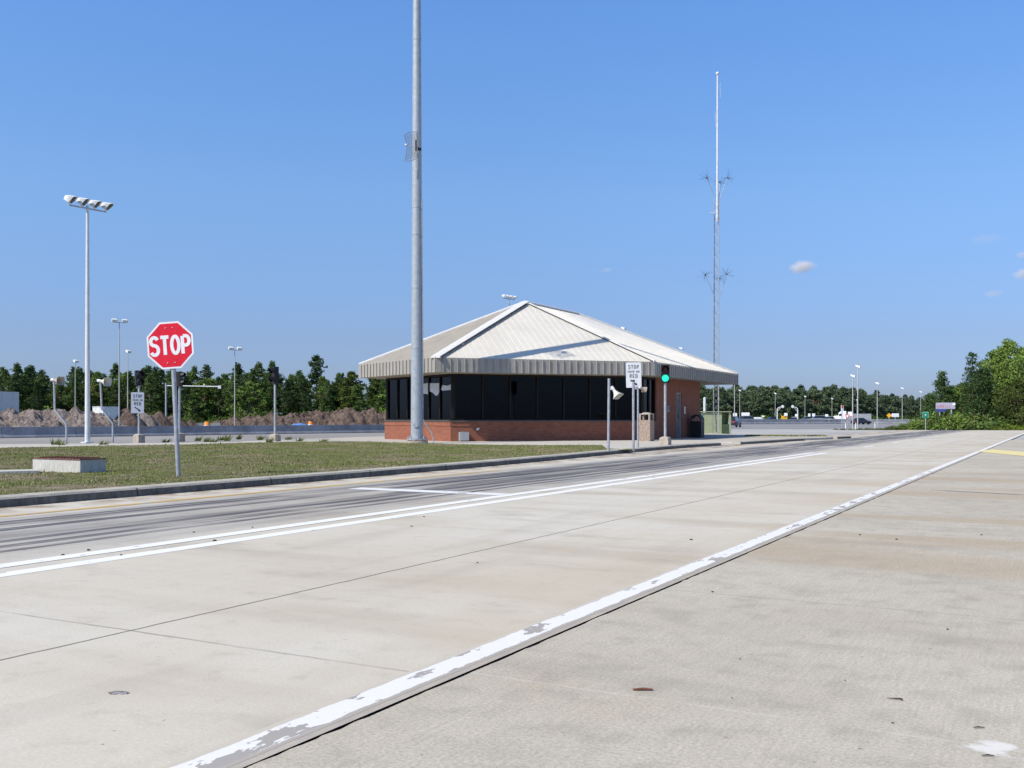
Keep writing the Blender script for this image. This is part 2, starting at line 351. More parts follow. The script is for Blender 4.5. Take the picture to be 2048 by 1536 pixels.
MAT=dict(
 lane=m_lane(), shoulder=m_shoulder(), turf=m_grass_ground(), blades=m_blades(), brick=m_brick(), glass=m_glass(),
 apron=m_apron('apron_concrete',(.40,.39,.375),(.47,.455,.43)), backroad=m_apron('worn_grey_concrete',(.27,.255,.235),(.34,.325,.30),.2), asphalt=m_apron('highway_asphalt',(.24,.235,.24),(.30,.295,.30),.2),
 slab=m_apron('walk_concrete',(.46,.43,.375),(.54,.51,.455),.1),
 kerb=m_kerb('kerb_concrete',(.47,.445,.385),(.26,.235,.20),.5),
 kerb_stain_shade=m_kerb('mildewed_shaded_concrete',(.115,.11,.10),(.27,.255,.23),.45),  # road-side face: mildew stain, with its deep shade also painted into the colour
 land=plain('field_grass',(.15,.155,.065),.95,var=.2,scale=.15,bump=.2),
 white_line=m_paint('white_paint',(.80,.80,.79),.70,p0=-7.6,half=9), edge_paint=m_edge(),
 stop_paint=m_paint('scuffed_white_paint',(.74,.74,.73),.66,p0=0,half=99),
 yellow_line=m_paint('yellow_paint',(.56,.37,.10),.62,p0=-11.785,half=.09), gore=m_paint('pale_yellow_paint',(.74,.63,.30),.72,p0=0,half=99),
 joint=plain('dark_joint',(.025,.023,.022),.95,var=.3,scale=8),
 galv=plain('galvanised_steel',(.40,.42,.45),.5,.35,var=.13,scale=9,bump=.05), galv_pole=plain('spangled_galvanised_steel',(.38,.42,.46),.55,.2,var=.075,scale=5,bump=.05),
 white_steel=plain('white_painted_steel',(.66,.67,.68),.45,var=.06,scale=3), dull_steel=plain('dull_grey_steel',(.46,.455,.45),.6,var=.06,scale=2), lamp_white=plain('white_lamp_housing',(.72,.74,.75),.4,var=.05),
 wire=plain('weathered_wire',(.17,.18,.20),.7),
 dark_glass=plain('dark_lamp_glass',(.05,.05,.055),.15), black=plain('black_housing',(.014,.014,.015),.5,var=.2), rubber=plain('black_rubber',(.02,.02,.02),.8),
 pier=plain('pier_concrete',(.40,.35,.30),.9,var=.15,scale=5,bump=.3), barrier=plain('barrier_concrete',(.27,.28,.305),.9,var=.16,scale=.9,bump=.2),
 box_conc=plain('weathered_concrete',(.50,.49,.45),.9,var=.12,scale=5,bump=.3,streak=(6,6,1)), rust=plain('rusty_iron',(.17,.07,.045),.85,var=.25,scale=9),
 red=plain('sign_red',(.68,.014,.038),.5,var=.06,scale=3,spec=.25), sign_white=plain('sign_white',(.80,.81,.83),.4,var=.04), sign_black=plain('sign_black',(.02,.02,.022),.5),
 bolt=plain('bright_bolt',(.7,.65,.6),.35,.6), sign_back=plain('bare_aluminium',(.45,.46,.47),.45,.5,var=.08),
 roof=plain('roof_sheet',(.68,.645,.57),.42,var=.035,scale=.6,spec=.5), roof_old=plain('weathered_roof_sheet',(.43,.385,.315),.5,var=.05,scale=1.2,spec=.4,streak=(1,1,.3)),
 fascia=plain('fascia_sheet',(.345,.325,.29),.55,var=.05,scale=2), flash=plain('ridge_flashing',(.69,.68,.655),.4,var=.04),
 gap=plain('flashing_gap_shade',(.06,.055,.05),.9), soffit=plain('soffit_board',(.36,.32,.26),.8), bronze=plain('dark_bronze_frame',(.014,.012,.011),.6,var=.15,spec=.2),
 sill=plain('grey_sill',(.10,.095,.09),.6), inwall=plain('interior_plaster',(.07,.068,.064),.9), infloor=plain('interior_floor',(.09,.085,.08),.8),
 door=plain('steel_door',(.17,.165,.155),.5), grey_box=plain('grey_enamel',(.34,.36,.38),.5,var=.06), green=plain('green_enamel',(.33,.385,.235),.5,var=.06,scale=2),
 green_dark=plain('dark_green_enamel',(.06,.085,.05),.6), pebble=plain('pebble_dash',(.34,.265,.215),.95,var=.28,scale=14,bump=.6),
 paper=plain('torn_white_film',(.62,.62,.64),.7,var=.06), dark_plastic=plain('dark_plastic',(.03,.03,.035),.5), blue_fabric=plain('blue_grey_fabric',(.08,.11,.18),.9),
 horn=plain('cream_horn',(.62,.60,.52),.5,var=.07), tan_horn=plain('beige_horn',(.42,.36,.29),.6,var=.1),
 trunk=plain('pine_bark',(.21,.155,.12),.95,var=.25,scale=3,bump=.4),
 pine=m_foliage('pine_needles',(.035,.070,.024),(.095,.155,.042)), pine2=m_foliage('bright_pine_needles',(.060,.105,.026),(.165,.245,.062)), broad=m_foliage('broad_leaves',(.085,.155,.028),(.215,.315,.062),.35),
 under=m_foliage('undergrowth_leaves',(.055,.085,.018),(.135,.165,.035),.5), yellowleaf=m_foliage('yellow_green_leaves',(.17,.24,.03),(.30,.36,.05)),
 hazed_pine=m_foliage('hazed_needles',(.075,.115,.070),(.135,.185,.095)),  # paler needles: distance haze is mixed into the leaf colour
 dirt_grey=None, dirt_brown=None,
 signgreen=plain('highway_green',(.01,.17,.11),.5), signgreen2=plain('pale_highway_green',(.08,.30,.22),.5), amber=plain('amber_sign',(.75,.36,.02),.5),
 orange=plain('construction_orange',(.75,.24,.03),.5), yellow=plain('machine_yellow',(.72,.42,.02),.5), tarp=plain('blue_tarp',(.10,.25,.62),.6),
 bill_grey=plain('billboard_lilac',(.36,.355,.45),.6,var=.08), bill_blue=plain('billboard_blue',(.03,.05,.26),.6), bill_red=plain('billboard_red',(.42,.20,.25),.6),
 green_lens=m_emit('lit_green_lens',(.015,.80,.55),1.15), red_lens=plain('dark_red_lens',(.075,.008,.008),.25), dead_lens=plain('unlit_lens',(.012,.013,.014),.2),
 car_dark=plain('dark_blue_paint',(.02,.025,.045),.3,spec=.6), car_silver=plain('silver_paint',(.45,.47,.50),.3,.3), car_white=plain('white_paint_body',(.78,.79,.80),.3,spec=.5), car_maroon=plain('maroon_paint',(.16,.03,.04),.3,spec=.6), car_tan=plain('beige_paint',(.46,.43,.38),.35,spec=.5),
 car_glass=plain('dark_car_glass',(.02,.025,.03),.08,spec=.6), tail=plain('red_tail_lamp',(.45,.02,.03),.3), trailer=plain('trailer_side',(.62,.64,.68),.5,var=.04), trailer_grey=plain('grey_tarpaulin',(.30,.31,.34),.7),
 litter=plain('dark_bark',(.05,.035,.028),.9), scrap=plain('grey_scrap',(.22,.21,.22),.8,var=.3,scale=20), gravel=plain('pale_stone',(.62,.60,.57),.9),
)
def m_dirt(name,a,b,c3):
    t=NT(name); v=t.pos
    n=t.noise(v,.9,6,.65); f=t.noise(v,5,4,.7)
    c=t.mix(t.ss(n,.35,.65),a,b); c=t.mix(t.math('MULTIPLY',t.ss(f,.5,.72),.6),c,c3)
    return t.fin(t.bsdf(c,.95,0,f,.9,.12,.1))
MAT['dirt_grey']=m_dirt('grey_spoil',(.165,.135,.118),(.275,.228,.205),(.39,.335,.305))
MAT['dirt_brown']=m_dirt('brown_spoil',(.10,.070,.056),(.165,.122,.100),(.26,.21,.185))

# ------------------------------------------------------------------ setting: ground, road, kerbs, walks
def sheet(name, pts, z, m, kind='structure'):
    b=MB(); b.add([(p[0],p[1],z) for p in pts],[tuple(range(len(pts)))])
    o=b.build(name,m); return tag(o,kind=kind)
def ccw(pts):
    a=sum(pts[i][0]*pts[(i+1)%len(pts)][1]-pts[(i+1)%len(pts)][0]*pts[i][1] for i in range(len(pts)))
    return pts if a>0 else pts[::-1]
sheet('ground', [(-4000,-300),(4000,-300),(4000,6000),(-4000,6000)], -.06, MAT['land'])
sheet('highway', ccw([(-60,20),(-60,62),(-33,66),(-11,92),(48,214),(90,300),(330,700),(420,700),(150,150),(80,104),(33,104),(26,100),(-20,40)]), -.028, MAT['asphalt'])
ap=[gnd(1655,858.6,-.02),gnd(2060,859.6,-.02),(150,108,0),(150,-30,0),(-45,-30,0),(-60,25,0),(-46,62,0),(-22.6,74),(-11,87.5),(2,110)]
sheet('apron', ccw([(p[0],p[1]) for p in ap]), -.018, MAT['apron'])
brd=[(-60,20),(-46,61),(-33,61),(-23.2,73.2),(-11.4,86.5),(-1,104),(-1,60),(-30,-14),(-60,-14)]
sheet('back_road', ccw(brd), -.012, MAT['backroad'])
sheet('verge', ccw([(34.2,104.4),(60,104.6),(150,107),(150,150),(78,117),(50,113.5),(40,110)]), -.012, MAT['land'])
sheet('road', [rd(-2.566,-20),rd(-2.566,112),rd(-14.6,112),rd(-14.6,-20)][::1], 0, MAT['lane'])
rj=random.Random(8); jag=[]
sj=34.0
while sj>-6:
    jag.append(rd(-2.550+rj.uniform(-.013,.006)*(rj.random()<.6)+.006*noise.noise(Vector((sj*2,0,4))),sj)); sj-=rj.uniform(.02,.09)*(1+max(0,sj)/8)
sheet('shoulder', [rd(26,-20),rd(26,64),rd(-2.552,64)]+jag+[rd(-2.550,-20)], -.004, MAT['shoulder'])
b=MB(); a0=[rd(-2.50,s) for s in (-20,112)]; a1=[rd(-2.60,s) for s in (-20,112)]
b.add([(a0[0].x,a0[0].y,-.010),(a0[1].x,a0[1].y,-.012),(a1[1].x,a1[1].y,-.010),(a1[0].x,a1[0].y,-.010)],[(0,1,2,3)])
tag(b.build('road_joint',MAT['joint']),kind='structure')

def strip(name,p0,p1,s0,s1,m,z=.004,n=1):
    b=MB(); vs=[];fs=[]
    for i in range(n+1):
        s=s0+(s1-s0)*i/n; vs+=[rd(p0,s,z),rd(p1,s,z)]
    for i in range(n): fs.append((2*i,2*i+1,2*i+3,2*i+2) if p1>p0 else (2*i+1,2*i,2*i+2,2*i+3))
    b.add(vs,[f[::-1] for f in fs]); return tag(b.build(name,m),kind='structure')
strip('edge_line',-2.82,-2.61,-15,110,MAT['edge_paint'],z=.0008)
strip('lane_line',-7.50,-7.29,-15,36.8,MAT['white_line'],z=.002)
strip('lane_line',-7.94,-7.73,-15,36.8,MAT['white_line'])
for s0 in (44.6,53.0,62,72): strip('lane_line',-7.5,-7.35,s0,s0+2.6,MAT['white_line'],z=.002)
strip('yellow_line',-11.86,-11.71,-15,20.8,MAT['yellow_line'])
strip('stop_line',-11.0,-7.95,14.0,14.42,MAT['stop_paint'],z=.0045)
gp=[gnd(1953,902.6),gnd(1984,898.8),gnd(2100,908),gnd(2100,917),gnd(1984,906.4)]
sheet('gore_stripe',ccw(gp),.004,MAT['gore'])

# kerb line (front foot) ------------------------------------------------
KP=[(-24,-14),(-13.0,3.5),(-7.1,13.95),(-5.3,17.1),(-3.3,20.7),(-.9,25.2),(1.2,29.4),(3.5,34.4),(5.6,38.7),(7.65,42.6),(9.5,45.4)]
KP2=[(10.75,47.0),(12.3,49.3),(14.2,52.3),(16.2,55.3)]
KP3=[(19.4,59.6),(20.9,61.6)]
def offset(poly,d):
    out=[]
    for i,p in enumerate(poly):
        a=Vector(poly[max(0,i-1)]); c=Vector(poly[min(len(poly)-1,i+1)]); t=(c-a).normalized()
        out.append((p[0]-t.y*d, p[1]+t.x*d))
    return out
def subdiv(poly,n):
    out=[]
    for i in range(len(poly)-1):
        for k in range(n):
            f=k/n; out.append((poly[i][0]*(1-f)+poly[i+1][0]*f, poly[i][1]*(1-f)+poly[i+1][1]*f))
    return out+[poly[-1]]
KH=.14
def kerb(poly):
    poly=subdiv(poly,4); prof=[(-.004,-.03),(.02,KH-.03),(.05,KH),(.40,KH+.004),(.42,-.03)]
    rings=[]
    for j,(d,z) in enumerate(prof): rings.append([(x,y,z+.006*noise.noise(Vector((x*.7,y*.7,j)))) for x,y in offset(poly,d)])
    b=MB(); n=len(poly); vs=[p for r in rings for p in r]; fs=[]
    for j in range(len(prof)-1):
        for i in range(n-1): fs.append((j*n+i,j*n+i+1,(j+1)*n+i+1,(j+1)*n+i))
    m=len(prof)
    fs.append(tuple(j*n for j in range(m))); fs.append(tuple(j*n+n-1 for j in range(m-1,-1,-1)))
    b.add(vs,fs); o=b.build('kerb',MAT['kerb']); o.data.materials.append(MAT['kerb_stain_shade'])
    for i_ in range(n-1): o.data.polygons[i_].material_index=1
    return tag(o,kind='structure')
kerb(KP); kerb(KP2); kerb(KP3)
kb=offset(KP,.38)
# dropped kerb ramp between the two kerbs
b=MB(); q=[KP[-1],KP2[0],offset(KP2,1.3)[0],offset(KP,1.3)[-1]]
b.add([(q[0][0],q[0][1],.012),(q[1][0],q[1][1],.012),(q[2][0],q[2][1],.128),(q[3][0],q[3][1],.128)],[(0,1,2,3)])
tag(b.build('kerb_ramp',MAT['slab']),kind='structure')
# walk slab under the building
ISZ=.115
back=[(19.6,62.4),(15.5,63.6),(15.2,77),(4,80),(-5.0,66),(-9.2,60.0),(-13.6,47.0),(-21.5,43.4),(-40,36),(-52,-14)]
b=MB(); b.prism(ccw([tuple(p) for p in kb+offset(KP,1.25)[-1:]+offset(KP2,1.25)[:1]+offset(KP2,.38)[0:]+[(18.2,58.0),(19.2,59.8)]+back]),-.04,ISZ)
walk=tag(b.build('sidewalk',MAT['slab']),kind='structure')
# grass island -------------------------------------------------------------
def gz(x,y): return .135+.018*noise.noise(Vector((x*.35,y*.35,3)))+.010*noise.noise(Vector((x*1.7,y*1.7,9)))
gfront=[tuple(p) for p in subdiv(offset(KP,.385),4) if p[1]<35.6]
gb=[gnd(1275,899.2,.13),gnd(1214,897.3,.13),gnd(1203,890.5,.13),gnd(1100,890.5,.13),gnd(1000,890,.13),gnd(905,888.5,.13),gnd(770,884.6,.13),gnd(700,882.8,.13),gnd(575,883.8,.13),gnd(380,889,.13),gnd(180,892.5,.13),gnd(0,895.6,.13),(-26,33.5,0),(-40,20,0),(-45,-14,0)]
gpoly=gfront+[(p[0],p[1]) for p in gb]
def inside(x,y,P):
    c=False; n=len(P); j=n-1
    for i in range(n):
        if (P[i][1]>y)!=(P[j][1]>y) and x<(P[j][0]-P[i][0])*(y-P[i][1])/(P[j][1]-P[i][1])+P[i][0]: c=not c
        j=i
    return c
from mathutils.geometry import delaunay_2d_cdt
inner=[]
y=6.0
while y<52:
    x=-30.0
    while x<6:
        if inside(x,y,gpoly): inner.append(Vector((x+rng.uniform(-.15,.15),y+rng.uniform(-.15,.15))))
        x+=.55
    y+=.55
bv=[Vector(p) for p in gpoly]; nb=len(bv)
res=delaunay_2d_cdt(bv+inner,[(i,(i+1)%nb) for i in range(nb)],[],1,1e-5)
b=MB(); vs=[(v.x,v.y,gz(v.x,v.y)) for v in res[0]]
b.add(vs,[tuple(f) for f in res[2]],True)
lawn=tag(b.build('lawn',MAT['turf']),kind='structure')
# blades: short tufts scattered over the lawn, denser near the kerb
b=MB(); N=0; rg=random.Random(11)
while N<95000:
    y=rg.uniform(10,50)
    if rg.random()>min(1,26/y): continue
    x=rg.uniform(-27,5)
    if not inside(x,y,gpoly): continue
    dn=.6*noise.noise(Vector((x*.5,y*.5,0)))+.4*noise.noise(Vector((x*2.3,y*2.3,5)))
    if dn<-.12 and rg.random()<.72: continue
    h=rg.uniform(.015,.045)*(1.25 if dn>.1 else 1.0); 
    if rg.random()<.01: h*=2.2
    z=gz(x,y)-.01; a=rg.uniform(0,6.28); w=rg.uniform(.006,.016)*(.7+y/40); lx,ly=rg.uniform(-.03,.03),rg.uniform(-.03,.03)
    dx,dy=math.cos(a)*w,math.sin(a)*w
    b.add([(x-dx,y-dy,z),(x+dx,y+dy,z),(x+lx,y+ly,z+h)],[(0,1,2)])
    a+=1.3; dx,dy=math.cos(a)*w,math.sin(a)*w
    b.add([(x-dx,y-dy,z),(x+dx,y+dy,z),(x-lx,y-ly,z+h*.85)],[(0,1,2)])
    N+=1
tag(b.build('grass',MAT['blades']),'short patchy grass on the traffic island','grass',kind='stuff')
# narrow weedy strip at the tip of the island
b=MB(); rg=random.Random(5)
for i in range(1500):
    x=rg.uniform(14.6,19.4); y=62.6+rg.uniform(-.25,.35)-(x-14.6)*.16; h=rg.uniform(.05,.14); a=rg.uniform(0,6.28); w=.05
    b.add([(x-math.cos(a)*w,y-math.sin(a)*w,.08),(x+math.cos(a)*w,y+math.sin(a)*w,.08),(x+rg.uniform(-.1,.1),y+rg.uniform(-.1,.1),.1+h)],[(0,1,2)])
tag(b.build('grass',MAT['blades']),'thin olive strip of grass at the tip of the island beyond the building','grass',kind='stuff')

# ------------------------------------------------------------------ lettering by strokes
def arc(cx,cy,rx,ry,a0,a1,n=12): return [(cx+rx*math.cos(R(a0+(a1-a0)*i/n)), cy+ry*math.sin(R(a0+(a1-a0)*i/n))) for i in range(n+1)]
GL={
 'S':[arc(.28,.745,.235,.215,20,270,14)+arc(.28,.27,.25,.255,85,-155,14)], 'T':[[(0,.95),(.56,.95)],[(.28,.90),(.28,0)]],
 'O':[arc(.28,.5,.24,.455,90,450,28)], 'P':[[(.07,0),(.07,.95),(.07,.95)],[(.12,.95),(.30,.95)]+arc(.30,.70,.21,.25,85,-85,12)+[(.30,.45),(.12,.45)]],
 'H':[[(.06,0),(.06,1)],[(.5,0),(.5,1)],[(.11,.5),(.45,.5)]], 'E':[[(.06,0),(.06,1)],[(.11,.95),(.5,.95)],[(.11,.5),(.44,.5)],[(.11,.05),(.5,.05)]],
 'R':[[(.06,0),(.06,1)],[(.11,.95),(.28,.95)]+arc(.28,.72,.2,.23,85,-85,10)+[(.28,.49),(.11,.49)],[(.28,.44),(.5,0)]],
 'D':[[(.06,0),(.06,1)],[(.11,.95),(.24,.95)]+arc(.24,.5,.26,.45,85,-85,14)+[(.24,.05),(.11,.05)]], 'N':[[(.06,0),(.06,1)],[(.5,0),(.5,1)],[(.10,.95),(.46,.05)]],
}
def lettering(b, text, cx, z0, h, wid, stroke, y, thick=.002, gap=.16):
    wtot=sum((.30 if ch==' ' else .56) for ch in text)+gap*(len(text)-1); k=wid/wtot; x=cx-wid/2
    lay=0
    for ch in text:
        if ch==' ': x+=(.30+gap)*k; continue
        for ln in GL[ch]:
            pts=[Vector((x+px*k, z0+pz*h)) for px,pz in ln]; q=[]
            for p in pts:
                if not q or (p-q[-1]).length>1e-5: q.append(p)
            closed=(q[0]-q[-1]).length<1e-3
            L=[];Rr=[]
            for i,p in enumerate(q):
                if closed: a=q[i-1] if i>0 else q[-2]; c=q[i+1] if i<len(q)-1 else q[1]
                else: a=q[max(0,i-1)]; c=q[min(len(q)-1,i+1)]
                t=(c-a).normalized(); nn=Vector((-t.y,t.x))*stroke/2
                L.append(p+nn); Rr.append(p-nn)
            yy=y-lay*.0003; lay+=1
            n=len(q); vs=[(p.x,yy,p.y) for p in L]+[(p.x,yy,p.y) for p in Rr]
            fs=[(n+i,n+i+1,i+1,i) for i in range(n-1)]
            vs+=[(p.x,yy+thick,p.y) for p in L]+[(p.x,yy+thick,p.y) for p in Rr]
            fs+=[(i,i+1,2*n+i+1,2*n+i) for i in range(n-1)]+[(3*n+i,3*n+i+1,n+i+1,n+i) for i in range(n-1)]
            b.add(vs,fs)
        x+=(.56+gap)*k
    return b
def octagon(r, rot=22.5): return [(r*math.cos(R(rot+45*i)), r*math.sin(R(rot+45*i))) for i in range(8)][::-1][::-1]
def rrect(w,h,r,n=5):
    out=[]
    for cx,cz,a in ((w/2-r,h/2-r,0),(-w/2+r,h/2-r,90),(-w/2+r,-h/2+r,180),(w/2-r,-h/2+r,270)):
        for i in range(n+1): out.append((cx+r*math.cos(R(a+90*i/n)),cz+r*math.sin(R(a+90*i/n))))
    return out
def face_to_cam(loc): return math.atan2(loc[0],-0.0-(-loc[1])) * -1   # local -Y looks back at the camera

# --- stop sign -----------------------------------------------------------
base=gnd(355,953,.13)
st=thing('stop_sign','red octagonal stop sign leaning on a round grey post near the kerb','stop sign',base,0)
lean=math.atan2(-12.5,262); 
Rm=Matrix.Rotation(-lean*-1,4,'Y')
st.rotation_euler=(0,lean,R(-3))
hc=(953-690)/F*base.y
post=MB(); post.tube([(0,.05,-.15),(0,.05,hc+.30)],.043,14); post.build('post',MAT['galv'],st)
oc=MB(); oc.plate(octagon(.487),-.006,-.001); pn=oc.build('panel',MAT['sign_white'],st,(-.02,0,hc)); pn.rotation_euler=(0,R(-1.2),0)
r=MB(); r.plate(octagon(.450),-.0085,-.0063); r.build('red_field',MAT['red'],pn)
l=MB(); lettering(l,'STOP',0,-.178,.356,.775,.066,-.0115,.0025,.145); l.build('lettering',MAT['sign_white'],pn)
for bx,bz in ((-.07,.335),(.065,.335),(-.07,-.335),(.075,-.335)):
    bo=MB(); bo.tube([(bx,-.018,bz),(bx,-.006,bz)],.012,8); bo.build('bolt',MAT['bolt'],pn)

# --- concrete drain box ----------------------------------------------------
c0=gnd(160.5,946.5,.125); L1=1.50; W1=.62
bx=thing('concrete_box','low concrete drain box with rusty top edge standing in the grass','drain box',c0,ROADANG-math.pi/2)
H1=.27
m=MB(); m.box((-L1/2,.06,H1/2-.04),(L1,.12,H1+.08)); m.box((-L1/2,W1-.06,H1/2-.04),(L1,.12,H1+.08)); m.box((-.06,W1/2,H1/2-.04),(.12,W1-.24,H1+.076)); m.box((-L1+.06,W1/2,H1/2-.04),(.12,W1-.24,H1+.076)); m.build('side_wall',MAT['box_conc'],bx)
m=MB(); m.box((-L1/2,W1/2,H1+.008),(L1+.03,W1+.03,.018))
for i in range(14): m.box((-L1+.12+i*(L1-.24)/13,W1/2,H1+.026),(.025,W1-.12,.02))
m.build('grate',MAT['rust'],bx)
q=gnd(12,944.5,.14); m=MB(); m.box((0,0,0),(1.2,.7,.09)); o=m.build('concrete_slab',MAT['box_conc'],None,(q.x,q.y,.13)); o.rotation_euler=(0,0,.5); tag(o,'pale flat concrete slab sunk in the grass at the frame edge','slab')

# --- floodlight poles ------------------------------------------------------
def flood_head(par, x, z, tilt=R(-28)):
    hd=MB(); rings=[]
    for yt,yb,w,h0,h1 in ((.24,.24,.10,-.06,.05),(.20,.21,.17,-.11,.10),(.02,.06,.23,-.15,.15),(-.20,-.02,.25,-.175,.18),(-.36,-.10,.25,-.18,.20)):
        ym=(yt+yb)/2
        rings.append([(-w,yb,h0),(w,yb,h0),(w,ym,h1*.65),(w*.75,yt,h1),(-w*.75,yt,h1),(-w,ym,h1*.65)])
    hd.rings(rings,smooth=False)
    h=hd.build('lamp_head',MAT['lamp_white'],par,(x,-.02,z+.27)); h.rotation_euler=(R(16),0,R(46)); h.scale=(.84,.84,.95)
    g=MB(); g.add([(-.215,-.118,-.155),(.215,-.118,-.155),(.20,-.335,.165),(-.20,-.335,.165)],[(0,1,2,3)]); g.build('lens',MAT['dark_glass'],h)
    k=MB(); k.tube([(x,0,z),(x,0,z+.16)],.03,8); k.build('stem',MAT['lamp_white'],par)
def flood4(label, loc, H, rz):
    t=thing('floodlight_pole',label,'floodlight',loc,rz,'floodlight poles with four heads')
    m=MB(); m.tube([(0,0,-.1),(0,0,H+.12)],[.12,.065],14); m.box((0,0,.03),(.42,.42,.05)); m.build('pole',MAT['white_steel'],t)
    m=MB(); m.tube([(-.92,0,H),(.92,0,H)],.035,8); m.build('crossbar',MAT['galv'],t)
    for x in (-.9,-.30,.30,.9): flood_head(t,x,H)
    return t
aim=math.atan2(NR.y,NR.x)+math.pi/2      # local -Y looks across the road
pA=gnd(175,886,.115); HA=(886-417)/F*pA.y
flood4('tall white floodlight pole with four heads left of the stop sign',pA,HA,aim-R(6))
pB=Vector(((1018-CX)/F*112,112,-.05)); flood4('floodlight pole with four heads rising behind the roof peak',pB,EYE+(836-598)/F*112+.05,aim-R(14))
def lamp(label, x, ytop, Y, n=1, rz=None, rp=.075, z0=-.06, group='lamp posts around the site'):
    H=EYE+(HY-ytop)/F*Y-z0; p=Vector(((x-CX)/F*Y,Y,z0))
    t=thing('lamp_post',label,'lamp post',p,aim if rz is None else rz,group)
    m=MB(); m.tube([(0,0,-.05),(0,0,H)],[rp*.82,rp*.5],8); m.build('pole',MAT['dull_steel'],t)
    xs=(0,) if n==1 else (-.42,.42)
    if n==2:
        m=MB(); m.tube([(-.5,0,H),(.5,0,H)],.035,6); m.build('crossbar',MAT['galv'],t)
    for xx in xs:
        k=.75+Y/600
        hd=MB(); rings=[]
        for yy,w,h0,h1 in ((.28,.08,-.05,.05),(.1,.2,-.1,.1),(-.32,.25,-.14,.12)): rings.append([(-w*k,yy*k,h0*k),(w*k,yy*k,h0*k),(w*k,yy*k,h1*k),(-w*k,yy*k,h1*k)])
        hd.rings(rings,smooth=False); h=hd.build('lamp_head',MAT['lamp_white'],t,(xx,0,H+.2)); h.rotation_euler=(R(22),0,0)
        m=MB(); m.tube([(xx,0,H-.02),(xx,0,H+.12)],.03,6); m.build('stem',MAT['lamp_white'],t)
    return t
lamp('twin-headed white lamp post between the tall floodlight pole and stop sign',238.5,645,84,2,aim-R(25))
lamp('single lamp post just left of the stop sign',255.5,706,104,1)
lamp('small single lamp post against the sky left of the tall floodlight pole',150.5,725,110,1)
lamp('twin-headed lamp post rising from the brown spoil heaps',469.5,700,96,2,aim-R(25))
lamp('white lamp head peeping over the middle of the roof slope',1246,659,125,1)
lamp('white lamp head peeping over the low end of the roof slope',1362,699,150,1)
lamp('lamp post disappearing up behind the far corner of the eaves',1469,758,215,1,rp=.13)
lamp('lamp post just clear of the roof corner',1479.5,782,262,1,rp=.11)
lamp('lamp post beside the left curved-arm signal',1550.5,788,300,1,rp=.11)
lamp('lamp post between the pair of small white signs',1610,794,330,1,rp=.11)
lamp('lamp post left of the white truck cab',1664,798,350,1,rp=.12)
lamp('tall lamp post, the taller of the close pair on the verge',1715.5,736,112,1,rp=.09)
lamp('slightly shorter lamp post of the close pair on the verge',1705.5,755,114,1,rp=.09)
lamp('thin distant lamp post right behind the close pair',1714,801,390,1,rp=.10)
lamp('lamp post standing alone right of the verge sign cluster',1754.5,769,150,1,rp=.09)
lamp('lamp post behind the low hedge bank',1804.5,778,230,1,rp=.10)
lamp('lamp post half hidden by the pines on the right',1841.5,785,280,1,rp=.10)

# --- high mast pole ---------------------------------------------------------
pM=Vector((-4.27,44.9,.06))
hm=thing('mast_pole','huge grey galvanised mast pole in front of the building','mast pole',pM)
m=MB(); H=31.0
def rr(z): return .274-.0048*z
m.tube([(0,0,.28),(0,0,H)],[rr(0),rr(H)],24); m.tube([(0,0,18.15),(0,0,18.25)],[rr(18)+.012,rr(18)+.012],24)
m.build('shaft',MAT['galv_pole'],hm)
m=MB(); m.tube([(0,0,-.25),(0,0,.17)],[.52,.50],24); m.build('footing',MAT['pier'],hm)
m=MB(); m.tube([(0,0,.21),(0,0,.28)],.46,20)
for i in range(8):
    a=i*math.pi/4+.2; m.tube([(math.cos(a)*.39,math.sin(a)*.39,.16),(math.cos(a)*.39,math.sin(a)*.39,.37)],.03,8)
m.build('base_plate',MAT['galv'],hm)
m=MB(); m.tube([(-.0,-.285,.74),(0,-.285,.74)] and [(-.03,-.25,.86),(-.03,-.305,.86)],.105,16); o=m.build('hand_hole',MAT['galv_pole'],hm)
m=MB(); m.tube([(.55+.20,-.10,-.1),(.74,-.10,.25),(.66,-.10,.55),(.33,-.10,1.02),(.275,-.10,1.15),(.272,-.10,4),(.225,-.10,11.0)],.026,8); m.build('conduit',MAT['galv'],hm)
for z in (1.6,4.3,7.0,9.4,10.6): m=MB(); m.tube([(0,0,z),(0,0,z+.03)],rr(z)+.010,24); m.build('strap',MAT['galv'],hm)
# grid dish on the mast
dz=EYE+(HY-301)/F*44.9
dish=thing('grid_antenna','curved wire grid dish antenna clamped high on the mast pole','antenna',(pM.x+.20,pM.y-.34,dz-.05))
dish.rotation_euler=(0,0,R(-38))
m=MB(); HW,HH=.38,.56
def dp(a,c): return Vector((a*HW, -.40+.22*(1-(1-.0)*(1-a*a))-.16+.32*(a*a)*.0-.20*a*a-.10*c*c, c*HH*(1-.0*a)))
def rim(n=10):
    pts=[]
    for i in range(n+1): a=-1+2*i/n; pts.append(dp(a,1)+Vector((0,0,.07*(1-a*a))))
    for i in range(1,n): c=1-2*i/n; pts.append(dp(1-.14*(1-c*c),c))
    for i in range(n+1): a=1-2*i/n; pts.append(dp(a,-1)-Vector((0,0,.07*(1-a*a))))
    for i in range(1,n+1): c=-1+2*i/n; pts.append(dp(-1+.14*(1-c*c),c))
    return pts
m.tube(rim(),.016,5)
for i in range(1,26):
    c=-1+2*i/26; w=1-.14*(1-c*c); m.tube([dp(w*(-1+2*k/6),c) for k in range(7)],.007,4)
for a in (-.5,0,.5): m.tube([dp(a,-1+2*k/8) for k in range(9)],.008,4)
m.build('reflector',MAT['wire'],dish)
m=MB(); m.tube([dp(0,0),(0,-.92,.02)],.014,6); m.tube([(-.06,-.92,.02),(.06,-.92,.02)],.04,8); m.build('feed_horn',MAT['white_steel'],dish)
